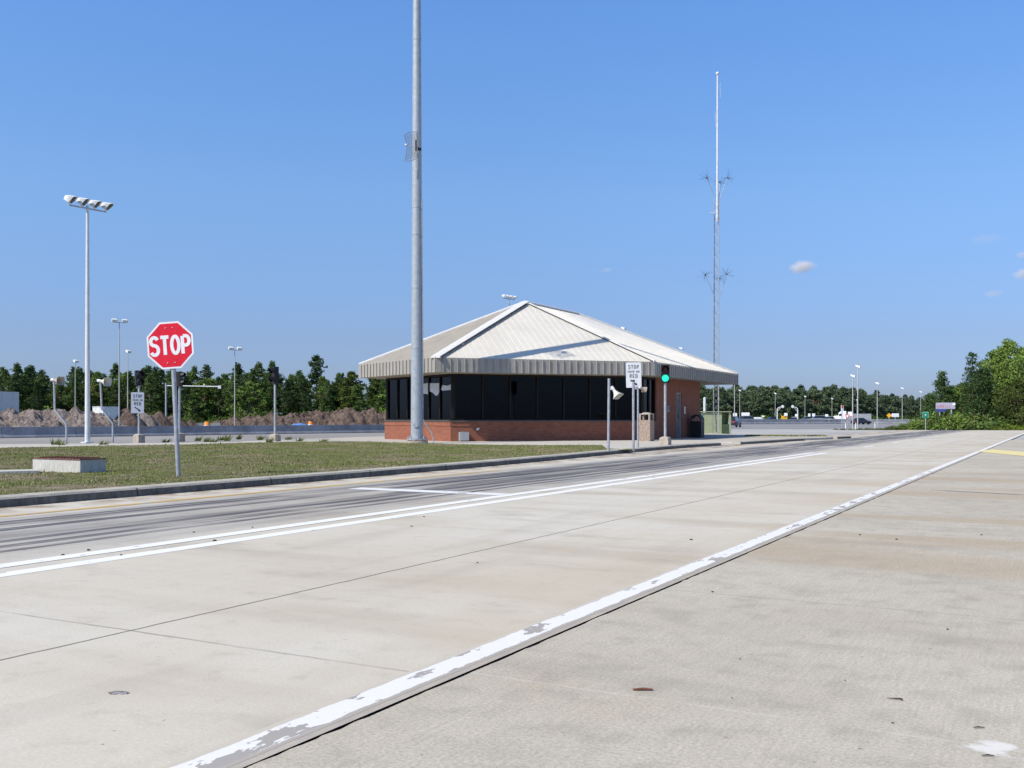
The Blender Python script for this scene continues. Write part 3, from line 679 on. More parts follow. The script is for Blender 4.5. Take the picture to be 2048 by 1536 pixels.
m=MB(); m.box((0,-.16,.0),(.12,.30,.10)); m.box((0,-.30,.12),(.05,.05,.5)); m.build('bracket',MAT['black'],dish)

# --- traffic signals --------------------------------------------------------
def signal(label, loc, yaw, zpole, zhead0, zhead1, lit=False, sc_=1.0):
    t=thing('traffic_signal',label,'traffic signal',loc,0,'two-lens traffic signals on concrete piers')
    m=MB(); w=.40*sc_; hb=.36*sc_
    rings=[]
    for z,k in ((-.1,1.0),(hb*.72,.97),(hb*.85,.90),(hb,.46)): rings.append([(sx*w/2*k,sy*w/2*k,z) for sx,sy in ((-1,-1),(1,-1),(1,1),(-1,1))])
    m.rings(rings,smooth=False); o=m.build('pier',MAT['pier'],t); o.rotation_euler=(0,0,ROADANG-math.pi/2)
    m=MB(); m.tube([(0,0,hb-.02),(0,0,zhead0)],.056*sc_,12); m.build('pole',MAT['galv'],t)
    H=zhead1-zhead0; hw=.175*sc_
    m=MB(); m.plate(rrect(hw*2,H,.03),-.10,.12); m.tube([(0,0.02,-H/2-.10),(0,.02,-H/2+.01)],.05,10)
    h=m.build('housing',MAT['black'],t,(0,0,(zhead0+zhead1)/2)); h.rotation_euler=(0,0,yaw)
    for i,zc in enumerate((H/4,-H/4)):
        m=MB(); rl=.145*sc_
        n=20; ring=[(rl*math.cos(2*math.pi*k/n),-.102,zc+rl*math.sin(2*math.pi*k/n)) for k in range(n)]
        ring2=[(rl*.5*math.cos(2*math.pi*k/n),-.125,zc+rl*.5*math.sin(2*math.pi*k/n)) for k in range(n)]
        m.rings([ring,ring2],caps=False); m.add(ring2,[tuple(range(n))],True)
        mt=MAT['dead_lens'] if not lit else (MAT['red_lens'] if i==0 else MAT['green_lens'])
        ln=m.build('lens',mt,h)
        m=MB(); rv=rl+.012; inn=[];out=[];vs=[];fs=[]
        for k in range(17):
            a=R(-35+250*k/16); L=.20*sc_ if 2<k<14 else .12*sc_
            x,z=math.cos(a),math.sin(a)
            vs+=[(x*rv,-.10,zc+z*rv),(x*rv,-.10-L,zc+z*rv-.02),(x*(rv+.006),-.10-L,zc+z*(rv+.006)-.02),(x*(rv+.006),-.10,zc+z*(rv+.006))]
        for k in range(16):
            o_=4*k
            for j in range(4): fs.append((o_+j,o_+(j+1)%4,o_+4+(j+1)%4,o_+4+j))
        fs+=[(0,1,2,3)[::-1],(64,65,66,67)]
        m.add(vs,fs,False); m.build('visor',MAT['black'],h)
    return t
def sig(label,x,ybase,z,yaw,yp,y0,y1,lit=False):
    Y=F*(EYE-z)/(ybase-HY); loc=Vector(((x-CX)/F*Y,Y,z)); zz=lambda y: EYE-(y-HY)/F*Y-z
    return signal(label,loc,yaw,zz(yp),zz(y1),zz(y0),lit)
yawc=lambda x: -math.atan2(x-CX,F)
s1=sig('unlit traffic signal carrying a white stop-here sign on its pole',278,882.5,.115,yawc(278)+R(22),772,741,771)
s2=sig('unlit traffic signal half hidden behind the stop sign post',359,879.5,.115,R(80),772,743,773)
s3=sig('unlit traffic signal turned sideways, alone in front of the brown heaps',550,882.5,.115,R(-52),770,733.5,768)
s4=sig('traffic signal showing green at the right end of the building',1330.5,890.5,.12,yawc(1330)+R(2),774,729.5,765.5,True)

# --- stop here on red signs --------------------------------------------------
def arrow_poly(x0,z0,x1,z1,w,hw,hl):
    d=Vector((x1-x0,z1-z0)).normalized(); n=Vector((-d.y,d.x)); a=Vector((x0,z0)); e=Vector((x1,z1)); s=e-d*hl
    return [tuple(p) for p in (a-n*w/2, s-n*w/2, s-n*hw/2, e, s+n*hw/2, s+n*w/2, a+n*w/2)]
def red_sign(par, W, Hh, name='sign_panel'):
    m=MB(); m.plate(rrect(W,Hh,.04),-.008,0); pn=m.build(name,MAT['sign_white'],par)
    m=MB(); h=Hh
    lettering(m,'STOP',0,.245*h,.145*h,W*.68,.022*h,-.011,.002,.28); lettering(m,'HERE ON',0,.095*h,.075*h,W*.74,.012*h,-.0105,.002,.2); lettering(m,'RED',0,-.115*h,.145*h,W*.5,.022*h,-.011,.002,.28)
    m.plate(arrow_poly(-.22*W,-.20*h,.24*W,-.41*h,.05*h,.12*h,.10*h),-.0112,-.0085)
    m.build('lettering',MAT['sign_black'],pn); return pn
Y=s1.location.y-.13; p=at(275,805.5,Y)
pn=red_sign(None,(287.5-263)/F*Y,42/F*Y,'red_signal_sign'); pn.location=p; pn.rotation_euler=(0,R(.5),yawc(275)+R(8)); tag(pn,'white stop-here-on-red sign with arrow bolted to the left signal pole','sign')
b0=gnd(1276,896.5,.12); t=thing('red_signal_sign','white stop-here-on-red sign with arrow beside the trash bin','sign',b0,0)
Y=b0.y-.07
c=at(1267.2,750,Y)-b0; pn=red_sign(t,31/F*Y,50.5/F*Y); pn.location=(c.x,-.07,c.z); pn.rotation_euler=(0,R(-1.2),R(5))
m=MB(); m.tube([(0,0,-.1),(0,0,(896.5-740)/F*b0.y)],.036,10); m.build('post',MAT['galv'],t)
m=MB(); m.box((-.09,-.03,c.z+.25),(.26,.05,.05)); m.box((-.09,-.03,c.z-.25),(.26,.05,.05)); m.build('bracket',MAT['galv'],t)
b0=gnd(1266.8,899.3,.12); m=MB(); m.tube([(0,0,-.1),(0,0,(899-762)/F*b0.y)],.045,12); t=thing('steel_post','bare grey steel post with black cap in front of the stop-here sign','post',b0); m.build('pipe',MAT['galv'],t)
m=MB(); m.tube([(0,0,(899-762.5)/F*b0.y),(0,0,(899-759.5)/F*b0.y)],[.06,.05],10); m.build('cap',MAT['black'],t)

# --- horn loudspeakers --------------------------------------------------------
def horn(par, loc, axis, s=1.0, m_=None):
    q=Vector(axis).normalized().to_track_quat('Z','Y'); M=q.to_matrix(); rings=[]
    for z,w,h,e in ((0,.055,.055,2),(.06,.06,.06,2),(.12,.075,.07,2.4),(.22,.12,.10,3.5),(.32,.19,.145,5),(.37,.245,.18,6),(.385,.25,.185,6)):
        ring=[]
        for k in range(20):
            a=2*math.pi*k/20; c,s_=math.cos(a),math.sin(a)
            x=w*math.copysign(abs(c)**(2/e),c); y=h*math.copysign(abs(s_)**(2/e),s_)
            ring.append(M@(Vector((x,y,z))*s)+Vector(loc))
        rings.append(ring)
    inner=[]
    for r_ in rings[::-1]:
        ctr=sum(r_,Vector())/20; inner.append([ctr+(p-ctr)*.93 for p in r_])
    b=MB(); b.rings(rings+inner[:-2],True,False,True)
    h=b.build('horn',m_ or MAT['horn'],par)
    b=MB(); e0=Vector(loc)-M@Vector((0,0,.13))*s; b.tube([e0,Vector(loc)+M@Vector((0,0,.02))*s],.072*s,14); b.build('driver',MAT['white_steel'],h)
    return h
def hornpost(label,path,axis,hl,s,m_=None,r=.045):
    b0=path[0]; t=thing('horn_speaker',label,'loudspeaker',b0,0,'horn loudspeakers on posts')
    m=MB(); m.tube([p-b0 for p in path],r,12); m.build('post',MAT['galv'],t)
    hh=hl-b0; m=MB(); top=path[-1]-b0; near=Vector((0 if len(path)==2 else top.x,0 if len(path)==2 else top.y,hh.z))
    m.tube([near,hh],.022,8); m.build('bracket',MAT['galv'],t)
    horn(t,hh,axis,s,m_); return t
p=gnd(132.8,888.5,.115); Y=p.y
hornpost('horn speaker on a cranked post left of the tall floodlight pole',[p,at(132.8,848,Y),at(109.5,818.5,Y),at(108.3,763,Y)],(.95,-.30,-.12),at(107.5,760,Y-.02),.95,MAT['tan_horn'])
p=gnd(225.6,886,.115); Y=p.y
hornpost('horn speaker on a cranked post right of the tall floodlight pole',[p,at(225.6,847,Y),at(203.5,817.7,Y),at(201,765,Y)],(.95,-.30,-.12),at(200.5,762,Y-.02),1.05)
p=gnd(1216.8,902.8,.12); Y=p.y
hornpost('horn speaker tilted down on a straight post by the kerb',[p,at(1218,757,Y)],(.52,-.35,-.78),at(1226.5,778.5,Y-.05),.82,MAT['horn'])
Y=b0.y+1.4; hp=at(1281,776,Y)
t=thing('horn_speaker','small horn speaker pointing away below the stop-here sign','loudspeaker',hp,0,'horn loudspeakers on posts')
horn(t,(0,0,0),(.75,.6,-.28),.55,MAT['tan_horn'])
m=MB(); m.tube([(-.20,-.02,.02),(.0,0,0)],.02,8); m.box((-.16,-.05,.0),(.12,.1,.1)); m.build('bracket',MAT['galv'],t)

# ------------------------------------------------------------------ weigh station building
FL=Vector((-3.56,46.5)); FR=Vector((7.17,50.2)); RF=Vector((14.45,63.9)); LF=Vector((-8.15,53.2)); AP=Vector((.71,54.6)); R2=Vector((3.97,60.66)); BL=Vector((.83,71.18))
ZT,ZB,ZA=4.07,3.39,7.56
bd=thing('weigh_station','brick weigh station with pale hipped metal roof and dark windows','building',(0,0,0))
V3=lambda p,z: Vector((p[0],p[1],z))
m=MB()
for tri in ((FL,FR,AP),(LF,FL,AP),(FR,RF,R2,AP),(RF,BL,R2),(BL,LF,AP),(BL,AP,R2)):
    m.add([V3(p,ZA if p in (AP,R2) else ZT) for p in tri],[tuple(range(len(tri)))])
# standing seams
def seams(E0,E1,apexes,step,hh=.015,w=.026):
    e=(E1-E0); L=e.length; e=e/L; nin=Vector((-e.y,e.x)); 
    if nin.dot(apexes[0]-E0)<0: nin=-nin
    dist=(apexes[0]-E0).dot(nin); slope=(ZA-ZT)/dist
    xa=[(a-E0).dot(e) for a in apexes]; lo,hi=min(xa),max(xa)
    k=step/2
    while k<L:
        if k<lo: d=dist*k/lo
        elif k>hi: d=dist*(L-k)/(L-hi)
        else: d=dist
        d-=.22
        if d>.3:
            a=E0+e*k; b_=a+nin*d
            p0=V3(a,ZT+.004); p1=V3(b_,ZT+slope*d+.004); t=Vector((e.x,e.y,0))*w/2; up=Vector((0,0,hh))
            m.add([p0-t,p0+t,p1+t,p1-t,p0-t*.6+up,p0+t*.6+up,p1+t*.6+up,p1-t*.6+up],[(4,5,6,7),(0,1,5,4),(1,2,6,5),(2,3,7,6),(3,0,4,7)])
        k+=step
seams(FL,FR,[AP],.355); seamA=len(m.f); seams(LF,FL,[AP],.355); seamB=len(m.f); seams(FR,RF,[AP,R2],.355); seams(RF,BL,[R2],.42)
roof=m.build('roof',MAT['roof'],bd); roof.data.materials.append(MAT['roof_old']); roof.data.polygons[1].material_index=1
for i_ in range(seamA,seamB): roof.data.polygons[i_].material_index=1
# hip flashings with the dark shadow gap beside them
def hip(E,A,w=.26,z1=ZA,side=0,z0=ZT):
    m=MB(); d=(A-E); L=d.length; d=d/L; n=Vector((-d.y,d.x)); 
    rings=[]
    for p,z in ((E,z0),(A,z1)):
        c=V3(p,z); nn=Vector((n.x,n.y,0))
        rings.append([c-nn*w+Vector((0,0,-.02)),c-nn*w+Vector((0,0,.055)),c+Vector((0,0,.105)),c+nn*w+Vector((0,0,.055)),c+nn*w+Vector((0,0,-.02))])
    m.rings(rings,True,True,False); return m.build('hip_flashing',MAT['flash'],roof)
for E,w_ in ((FL,.26),(FR,.09),(LF,.14),(RF,.09)): hip(E,AP if E is not RF else R2,w_)
hip(AP,R2,.12,z0=ZA)
# gap shade strips: dark tubes standing in for the shade in the gap
def gap_shade(E,A,side,w=.27):
    d=(A-E).normalized(); n=Vector((-d.y,d.x))*side; m=MB(); 
    c0=V3(E+n*w,ZT+.012); c1=V3(A+n*w,ZA+.012-.0); nn=Vector((n.x,n.y,0))*.05; return c0,c1,nn
for E,side,rad_,wc_ in ((FL,-1,.035,.275),(FR,1,.028,.11)):
    d=(AP-E).normalized(); n=Vector((-d.y,d.x))*side
    m=MB(); m.tube([V3(E+n*wc_+d*.05,ZT-.0+.025),V3(AP+n*wc_-d*.35,ZA-.12)],rad_,4); m.build('gap_shade_strip',MAT['gap'],roof)
# fascia
m=MB(); ring=[FL,FR,RF,BL,LF]
for i in range(5):
    a,c=ring[i],ring[(i+1)%5]; e=(c-a); L=e.length; e=e/L; no=Vector((e.y,-e.x))
    p=[a,c,c-no*.08,a-no*.08]
    m.add([V3(a,ZB),V3(c,ZB),V3(c,ZT),V3(a,ZT)],[(0,1,2,3)])
    m.add([V3(a,ZB),V3(c,ZB),V3(c-no*.10-e*.1,ZB),V3(a-no*.10+e*.1,ZB)],[(3,2,1,0)])
    k=.36
    while k<L-.2:
        q=a+e*k; s0=Vector((e.x,e.y,0))*.016; o_=Vector((no.x,no.y,0))*.05
        m.add([V3(q,ZB)-s0,V3(q,ZB)+s0,V3(q,ZT)+s0,V3(q,ZT)-s0,V3(q,ZB)-s0+o_,V3(q,ZB)+s0+o_,V3(q,ZT)+s0+o_,V3(q,ZT)-s0+o_],[(4,5,6,7),(0,4,7,3),(1,2,6,5),(0,1,5,4),(3,7,6,2)])
        k+=.355
    for q,sg in ((a,1),(c,-1)):      # corner pieces
        q0=q; q1=q+e*sg*.28; o_=Vector((no.x,no.y,0))*.018
        vs=[V3(q0,ZB-.01)+o_,V3(q1,ZB-.01)+o_,V3(q1,ZT+.02)+o_,V3(q0,ZT+.02)+o_]
        m.add(vs,[(0,1,2,3)] if sg>0 else [(3,2,1,0)])
m.build('fascia',MAT['fascia'],roof)
m=MB(); m.add([V3(p,ZB+.006) for p in ring],[(4,3,2,1,0)]); m.build('soffit',MAT['soffit'],roof)
# walls
FZ=.115
W0=Vector((-2.96,48.29)); W1=Vector((6.815,51.66)); W2=Vector((11.3,60.1)); W3=Vector((-.2,66.2)); W4=Vector((-6.89,54.1))
wp=[W0,W1,W2,W3,W4]
def wall(m,a,c,z0,z1,th=.25,t0=None,t1=None):
    e=(c-a); L=e.length; e=e/L; ni=Vector((-e.y,e.x)); t0=0 if t0 is None else t0; t1=L if t1 is None else t1
    p=[a+e*t0,a+e*t1,a+e*t1+ni*th,a+e*t0+ni*th]; m.prism([tuple(q) for q in p],z0,z1)
SILL=1.075
m=MB(); 
wall(m,W0,W1,0,SILL,.25,0,None); wall(m,W4,W0,0,SILL,.25,0,(W0-W4).length-.01)
wall(m,W1,W2,0,SILL,.25,.003,1.9); wall(m,W1,W2,0,ZB,.25,1.9,5.2); wall(m,W1,W2,2.68,ZB,.25,5.2,6.17); wall(m,W1,W2,0,ZB,.25,6.17,None)
wall(m,W2,W3,0,ZB,.25,.003,None); wall(m,W3,W4,0,ZB,.25,.003,(W4-W3).length-.32); wall(m,W3,W4,0,SILL,.25,(W4-W3).length-.319,None)
# soldier course, a proud band under the sill
for a,c,tt in ((W0,W1,None),(W4,W0,None)):
    e=(c-a).normalized(); no=Vector((e.y,-e.x)); L=(c-a).length
    p=[a+no*.025,c+no*.025,c-no*.02,a-no*.02]; m.prism([tuple(q) for q in p],SILL-.215,SILL-.002)
m.build('brick_wall',MAT['brick'],bd)
m=MB()
for a,c in ((W0,W1),(W4,W0)):
    e=(c-a).normalized(); no=Vector((e.y,-e.x))
    p=[a+no*.06,c+no*.06,c-no*.27,a-no*.27]; m.prism([tuple(q) for q in p],SILL+(.0 if a is W0 else .003),SILL+.055)
m.build('window_sill',MAT['sill'],bd)
ZW0,ZW1=SILL+.055,ZB-.0
def bay(a,c,t0,t1,inset=.13,film=None):
    e=(c-a).normalized(); ni=Vector((-e.y,e.x)); rz=math.atan2(e.y,e.x); w=t1-t0
    o=a+e*t0+ni*inset; m=MB(); H=ZW1-ZW0; fr=.055
    for x0,x1 in ((0,fr),(w-fr*.0-.0001-fr*0-.0,w)) if False else ((0,fr),): m.box((fr/2,0,H/2),(fr,.11,H))
    m.box((w-.012,0,H/2),(.022,.10,H)); m.box((w/2,0,.035),(w-.08,.108,.07)); m.box((w/2,0,H-.05),(w-.08,.108,.10))
    f=m.build('window',MAT['bronze'],bd,(o.x,o.y,ZW0)); f.rotation_euler=(0,0,rz)
    m=MB(); m.add([(fr,.02,.07),(w-.02,.02,.07),(w-.02,.02,H-.1),(fr,.02,H-.1)],[(0,1,2,3)]); m.build('pane',MAT['glass'],f)
    if film:
        m=MB(); m.plate([(fr+x*(w-fr-.02),z) for x,z in film],.010,.014); m.build('torn_film',MAT['paper'],f)
    return f
LL=(W0-W4).length; nb_=6; bw=(LL-.25)/nb_
def zpx(y,Y=50.5): return EYE+(HY-y)/F*Y-ZW0
films={2:[(.62,zpx(784)),(1,zpx(782.5)),(1,zpx(771)),(.85,zpx(775))][::-1],3:[(0,zpx(783)),(.4,zpx(787)),(.8,zpx(788)),(1,zpx(790)),(1,zpx(766)),(.0,zpx(768))][::1],
 4:[(0,zpx(783)),(.3,zpx(786)),(.55,zpx(791.5)),(.72,zpx(792)),(.85,zpx(788)),(.92,zpx(783)),(1,zpx(781)),(1,zpx(768)),(0,zpx(766.5))],
 5:[(.02,zpx(779)),(.1,zpx(782.5)),(1,zpx(782)),(1,zpx(770)),(.6,zpx(774)),(.15,zpx(771.5))]}
for i in range(nb_): bay(W4,W0,.14+i*bw,.14+(i+1)*bw,.13,films.get(i))
LF_=(W1-W0).length; bw2=(LF_-.35)/7
for i in range(7): bay(W0,W1,.20+i*bw2,.20+(i+1)*bw2)
bay(W1,W2,.16,1.02); bay(W1,W2,1.02,1.9)
m=MB()
for p,rz in ((W0,.2),(W1,.7),(W4,.5),(W4+Vector((.06,.11)),.5)):
    d=(Vector((2.0,57))-p).normalized()*.16; m.box((p.x+d.x,p.y+d.y,(ZW0+ZW1)/2),(.15,.15,ZW1-ZW0-.004),rz)
m.build('corner_post',MAT['bronze'],bd)
# door on the road side
e=(W2-W1).normalized(); ni=Vector((-e.y,e.x)); o=W1+e*5.2+ni*.10; rz=math.atan2(e.y,e.x); DW=.97
m=MB(); m.box((.03,.03,1.28),(.06,.14,2.56)); m.box((DW-.03,.03,1.28),(.06,.14,2.56)); m.box((DW/2,.03,2.53),(DW-.13,.14,.06)); df=m.build('door_frame',MAT['grey_box'],bd,(o.x,o.y,FZ)); df.rotation_euler=(0,0,rz)
m=MB(); m.box((DW/2,.05,1.25),(DW-.13,.05,2.48)); dr=m.build('door',MAT['door'],df)
m=MB(); m.add([(DW*.55,.0205,1.0),(DW*.75,.0205,1.0),(DW*.75,.0205,2.2),(DW*.55,.0205,2.2)],[(0,1,2,3)]); m.build('door_glass',MAT['dark_glass'],dr) if False else None
m=MB(); m.box((DW*.62,.018,1.65),(.16,.012,1.1)); m.build('vision_panel',MAT['car_glass'],df)
m=MB(); m.box((.2,-.005,1.05),(.06,.06,.22)); m.build('handle',MAT['galv'],df)
# interior
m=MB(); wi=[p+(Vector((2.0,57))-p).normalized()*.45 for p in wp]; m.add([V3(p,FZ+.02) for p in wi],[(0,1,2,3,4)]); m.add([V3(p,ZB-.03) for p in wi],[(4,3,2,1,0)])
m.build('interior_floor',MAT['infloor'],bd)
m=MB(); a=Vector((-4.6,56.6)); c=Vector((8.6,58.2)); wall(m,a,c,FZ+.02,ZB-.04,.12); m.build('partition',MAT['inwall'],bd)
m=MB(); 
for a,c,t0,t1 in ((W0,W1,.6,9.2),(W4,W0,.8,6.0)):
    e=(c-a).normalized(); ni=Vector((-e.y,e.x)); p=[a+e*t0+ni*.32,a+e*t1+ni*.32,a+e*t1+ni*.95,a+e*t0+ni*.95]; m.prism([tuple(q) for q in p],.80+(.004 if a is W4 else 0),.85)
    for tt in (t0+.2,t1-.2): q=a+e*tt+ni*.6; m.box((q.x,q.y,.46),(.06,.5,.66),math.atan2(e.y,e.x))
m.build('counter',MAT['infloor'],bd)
def inside_item(t,ni_,a,c):
    e=(c-a).normalized(); ni=Vector((-e.y,e.x)); return a+e*t+ni*ni_, math.atan2(e.y,e.x)
for k,(t_,lab) in enumerate(((1.9,'dark monitor on the counter behind the first front window'),(4.3,'dark monitor on the counter behind the middle front window'),(6.9,'dark monitor on the counter behind the right front windows'))):
    q,rz=inside_item(t_,.62,W0,W1); t=thing('monitor',lab,'monitor',(q.x,q.y,.85),rz,'monitors on the counter')
    m=MB(); m.box((0,0,.36),(.52,.05,.36)); m.build('screen',MAT['dark_plastic'],t); m=MB(); m.box((0,.04,.09),(.07,.05,.2)); m.box((0,.03,.008),(.25,.2,.016)); m.build('stand',MAT['dark_plastic'],t)
for t_,lab in ((5.4,'high-backed chair behind the front windows'),(3.0,'high-backed chair deep behind the dark front glass')):
    q,rz=inside_item(t_,1.5,W0,W1); t=thing('office_chair',lab,'chair',(q.x,q.y,FZ+.02),rz+2.6,'office chairs behind the front windows')
    m=MB(); m.box((0,0,.48),(.5,.5,.09)); m.build('seat',MAT['blue_fabric'],t)
    m=MB(); m.plate(rrect(.5,.75,.14),.22,.30); o=m.build('backrest',MAT['blue_fabric'],t,(0,0,.95)); o.rotation_euler=(R(-8),0,0)
    m=MB(); m.tube([(0,0,.06),(0,0,.45)],.04,8)
    for i in range(5): m.tube([(0,0,.09),(.3*math.cos(i*1.257),.3*math.sin(i*1.257),.03)],.025,6)
    m.build('pedestal',MAT['dark_plastic'],t)
q,rz=inside_item(1.25,.6,W4,W0); m=MB()
for i in range(7): m.box((rng.uniform(-.03,.03),rng.uniform(-.03,.03),.02+i*.022),(.42,.30,.018),rng.uniform(-.3,.3))
o=m.build('paper_stack',MAT['paper'],None,(q.x,q.y,.855)); o.rotation_euler=(0,0,rz); tag(o,'white stack of papers on the sill inside the left window','papers')
q,rz=inside_item(2.3,.75,W4,W0); m=MB(); m.rings([[(math.cos(a)*r_*1.5,math.sin(a)*r_,z) for a in [k*math.pi/6 for k in range(12)]] for z,r_ in ((0,.2),(.12,.24),(.28,.2),(.38,.08))]); o=m.build('bag',MAT['blue_fabric'],None,(q.x,q.y,.855)); tag(o,'dark blue bag on the counter inside the left windows','bag')
# wall fittings
e=(W1-W0).normalized(); no=Vector((e.y,-e.x)); rz=math.atan2(e.y,e.x)
q=W0+e*.62+no*.025; t=thing('electric_box','grey electric cabinet on the brick wall near the corner','electric box',(q.x,q.y,.36),rz)
m=MB(); m.box((0,-.12,.0),(.46,.24,.42)); m.build('case',MAT['grey_box'],t); m=MB(); m.box((.02,-.247,.0),(.40,.012,.36)); m.build('cover',MAT['grey_box'],t); m=MB(); m.tube([(-.05,-.12,-.2),(-.05,-.12,-.28)],.025,8); m.tube([(-.08,-.12,.2),(-.08,-.12,.25)],.02,8); m.tube([(-.24,-.12,0),(-.29,-.12,0)],.02,8); m.build('conduit',MAT['galv'],t)
q=W0+e*1.32+no*.02; t=thing('hose_tap','small white wall fitting beside the electric cabinet','wall fitting',(q.x,q.y,.70),rz); m=MB(); m.tube([(0,0,0),(0,-.09,0)],.05,10); m.box((.04,-.06,.03),(.10,.08,.08)); m.build('cap',MAT['white_steel'],t)
e2=(W2-W1).normalized(); no2=Vector((e2.y,-e2.x)); rz2=math.atan2(e2.y,e2.x)
q=W1+e2*3.55+no2*.01; t=thing('call_box','small grey call box on the shaded brick wall behind the green signal','call box',(q.x,q.y,1.75),rz2); m=MB(); m.box((0,-.05,0),(.22,.10,.34)); m.build('case',MAT['grey_box'],t); m=MB(); m.box((0,-.106,.05),(.15,.012,.15)); m.build('panel',MAT['door'],t)
q=W1+e2*6.6+no2*.01; t=thing('notice_plate','small pale plate on the brick beside the door','plate',(q.x,q.y,1.70),rz2); m=MB(); m.box((0,-.012,0),(.18,.02,.42)); m.build('panel',MAT['sign_white'],t)

# --- bins -----------------------------------------------------------------------
q=gnd(1300,882.6,.115); t=thing('trash_bin','square pebbledash trash bin with an open hood by the building corner','trash bin',q,ROADANG-math.pi/2)
S=.58; Hb=1.03
m=MB(); m.box((-S/2,S/2,Hb/2),(S,S,Hb),top=1.0); m.build('body',MAT['pebble'],t)
m=MB()
for x,y in ((-.05,.05),(-S+.05,.05),(-S+.05,S-.05),(-.05,S-.05)): m.box((x,y,Hb+.14),(.09,.09,.28))
m.build('hood_post',MAT['pebble'],t)
m=MB(); m.box((-S/2,S/2,Hb+.30),(S,S,.05)); m.box((-S/2,S/2,Hb+.35),(S*.7,S*.7,.05),top=.5); m.build('hood',MAT['pier'],t)
m=MB(); m.box((-S/2,S/2,Hb+.012),(S*.86,S*.86,.02)); m.build('liner',MAT['black'],t)
q=Vector((10.72,57.9,FZ)); t=thing('trash_bin','tall black litter bin with arched hood against the shaded wall','trash bin',q,ROADANG-math.pi/2)
m=MB(); m.box((0,0,.48),(.66,.6,.95)); m.build('body',MAT['black'],t)
m=MB(); rings=[]
for yy in (-.30,.30): rings.append([(.34*math.cos(R(a)),yy,.96+.38*math.sin(R(a))**.8) for a in range(0,181,15)]+[(.28*math.cos(R(a)),yy,.96+.31*math.sin(R(a))**.8) for a in range(180,-1,-15)])
m.rings(rings,True,True,False); m.build('hood',MAT['black'],t)

# --- green cabinet, vent pipe ---------------------------------------------------
q=Vector(((1408-CX)/F*73.4,73.4,-.05)); t=thing('utility_cabinet','pale green utility cabinet with an open dark bay behind the building','utility cabinet',q,R(2))
kx=73.4/F
wA=36*kx; wT=54.5*kx; Hc=48*kx
m=MB(); m.box((wA/2,.5,Hc/2-.03),(wA,1.0,Hc-.06)); m.build('body',MAT['green'],t)
m=MB(); m.box((wA+(wT-wA)/2,.9,Hc/2-.03),(wT-wA,.1,Hc-.06)); m.build('back_panel',MAT['green'],t)
m=MB(); m.box((wT-.07,.42,Hc/2-.03),(.14,.84,Hc-.06)); m.build('side_panel',MAT['green'],t)
m=MB(); m.box((wT/2-.1,.45,Hc),(wT+.26,1.12,.06)); m.build('top',MAT['green'],t)
m=MB(); m.box(((wA+wT)/2-.06,.40,.42),((wT-wA)-.18,.80,.84)); m.build('motor',MAT['green_dark'],t)
m=MB(); m.box((wA/2,-.006,.10),(wA-.02,.012,.03)); m.box((wA*.5,-.006,Hc/2),(.02,.012,Hc-.1)); m.build('door_seam',MAT['green_dark'],t)
q=Vector(((1409.3-CX)/F*75,75,-.05)); m=MB(); m.tube([(0,0,-.1),(0,0,(872-798)/F*75)],.10,12); t=thing('vent_pipe','white vent pipe standing behind the green cabinet','pipe',q); m.build('pipe',MAT['white_steel'],t); m=MB(); m.tube([(0,0,(872-798)/F*75),(0,0,(872-796)/F*75)],[.12,.06],12); m.build('cap',MAT['white_steel'],t)

# --- lattice radio mast -----------------------------------------------------------
YT=71.5; q=Vector(((1433.6-CX)/F*YT,YT,-.05)); t=thing('radio_mast','slender lattice radio mast with spiky antennas behind the building','radio mast',q); t.rotation_euler=(0,R(.12),R(12))
zt=lambda y: EYE+(HY-y)/F*YT+.05
Z1=zt(398); Z2=zt(152)
m=MB(); LR=.24; legs=[(LR*math.cos(R(a)),LR*math.sin(R(a))) for a in (160,280,40)]
for x,y in legs: m.tube([(x,y,-.1),(x,y,Z1)],.024,6)
z=.2; k=0
while z<Z1-.5:
    for i in range(3):
        a=legs[i]; c=legs[(i+1)%3]; m.tube([(a[0],a[1],z),(c[0],c[1],z+.42)],.011,4); m.tube([(c[0],c[1],z+.42),(a[0],a[1],z+.84)],.011,4)
    z+=.84
m.build('lattice',MAT['galv'],t)
m=MB(); m.tube([(0,0,Z1-1.6),(0,0,zt(340)),(0,0,Z2)],[.085,.075,.055],10); m.build('pole',MAT['white_steel'],t)
m=MB(); m.tube([(0,0,Z2),(0,0,Z2+.10)],.05,8); c_=[]
rings=[[(.13*math.sin(R(v))*math.cos(R(h)),.13*math.sin(R(v))*math.sin(R(h)),Z2+.18-.13*math.cos(R(v))) for h in range(0,360,40)] for v in (5,40,75,110,145,175)]
m.rings(rings); m.build('beacon',MAT['white_steel'],t)
m=MB(); m.tube([(.02,.12,.3),(-.16,.14,zt(720)),(-.17,.14,zt(430))],.03,6); m.build('feed_cable',MAT['black'],t)
def burst(cx_,cz_,fromx,fromz,yo=0):
    m=MB(); m.tube([(fromx,yo*.3,fromz),(cx_,yo,cz_)],.022,6); ar=m.build('antenna_arm',MAT['galv'],t)
    m=MB(); rg=random.Random(int(cx_*100+cz_))
    for i in range(26):
        d=Vector((rg.gauss(0,1),rg.gauss(0,1),rg.gauss(0,.7)+.15)).normalized()*rg.uniform(.45,.72); m.tube([(cx_,yo,cz_),(cx_+d.x,yo+d.y,cz_+d.z)],[.005,.003],3)
    m.rings([[(cx_+.06*math.sin(R(v))*math.cos(R(h)),yo+.06*math.sin(R(v))*math.sin(R(h)),cz_-.06*math.cos(R(v))) for h in range(0,360,60)] for v in (5,60,120,175)]); m.build('spike_burst',MAT['black'],ar)
px=lambda x:(x-1435)/F*YT
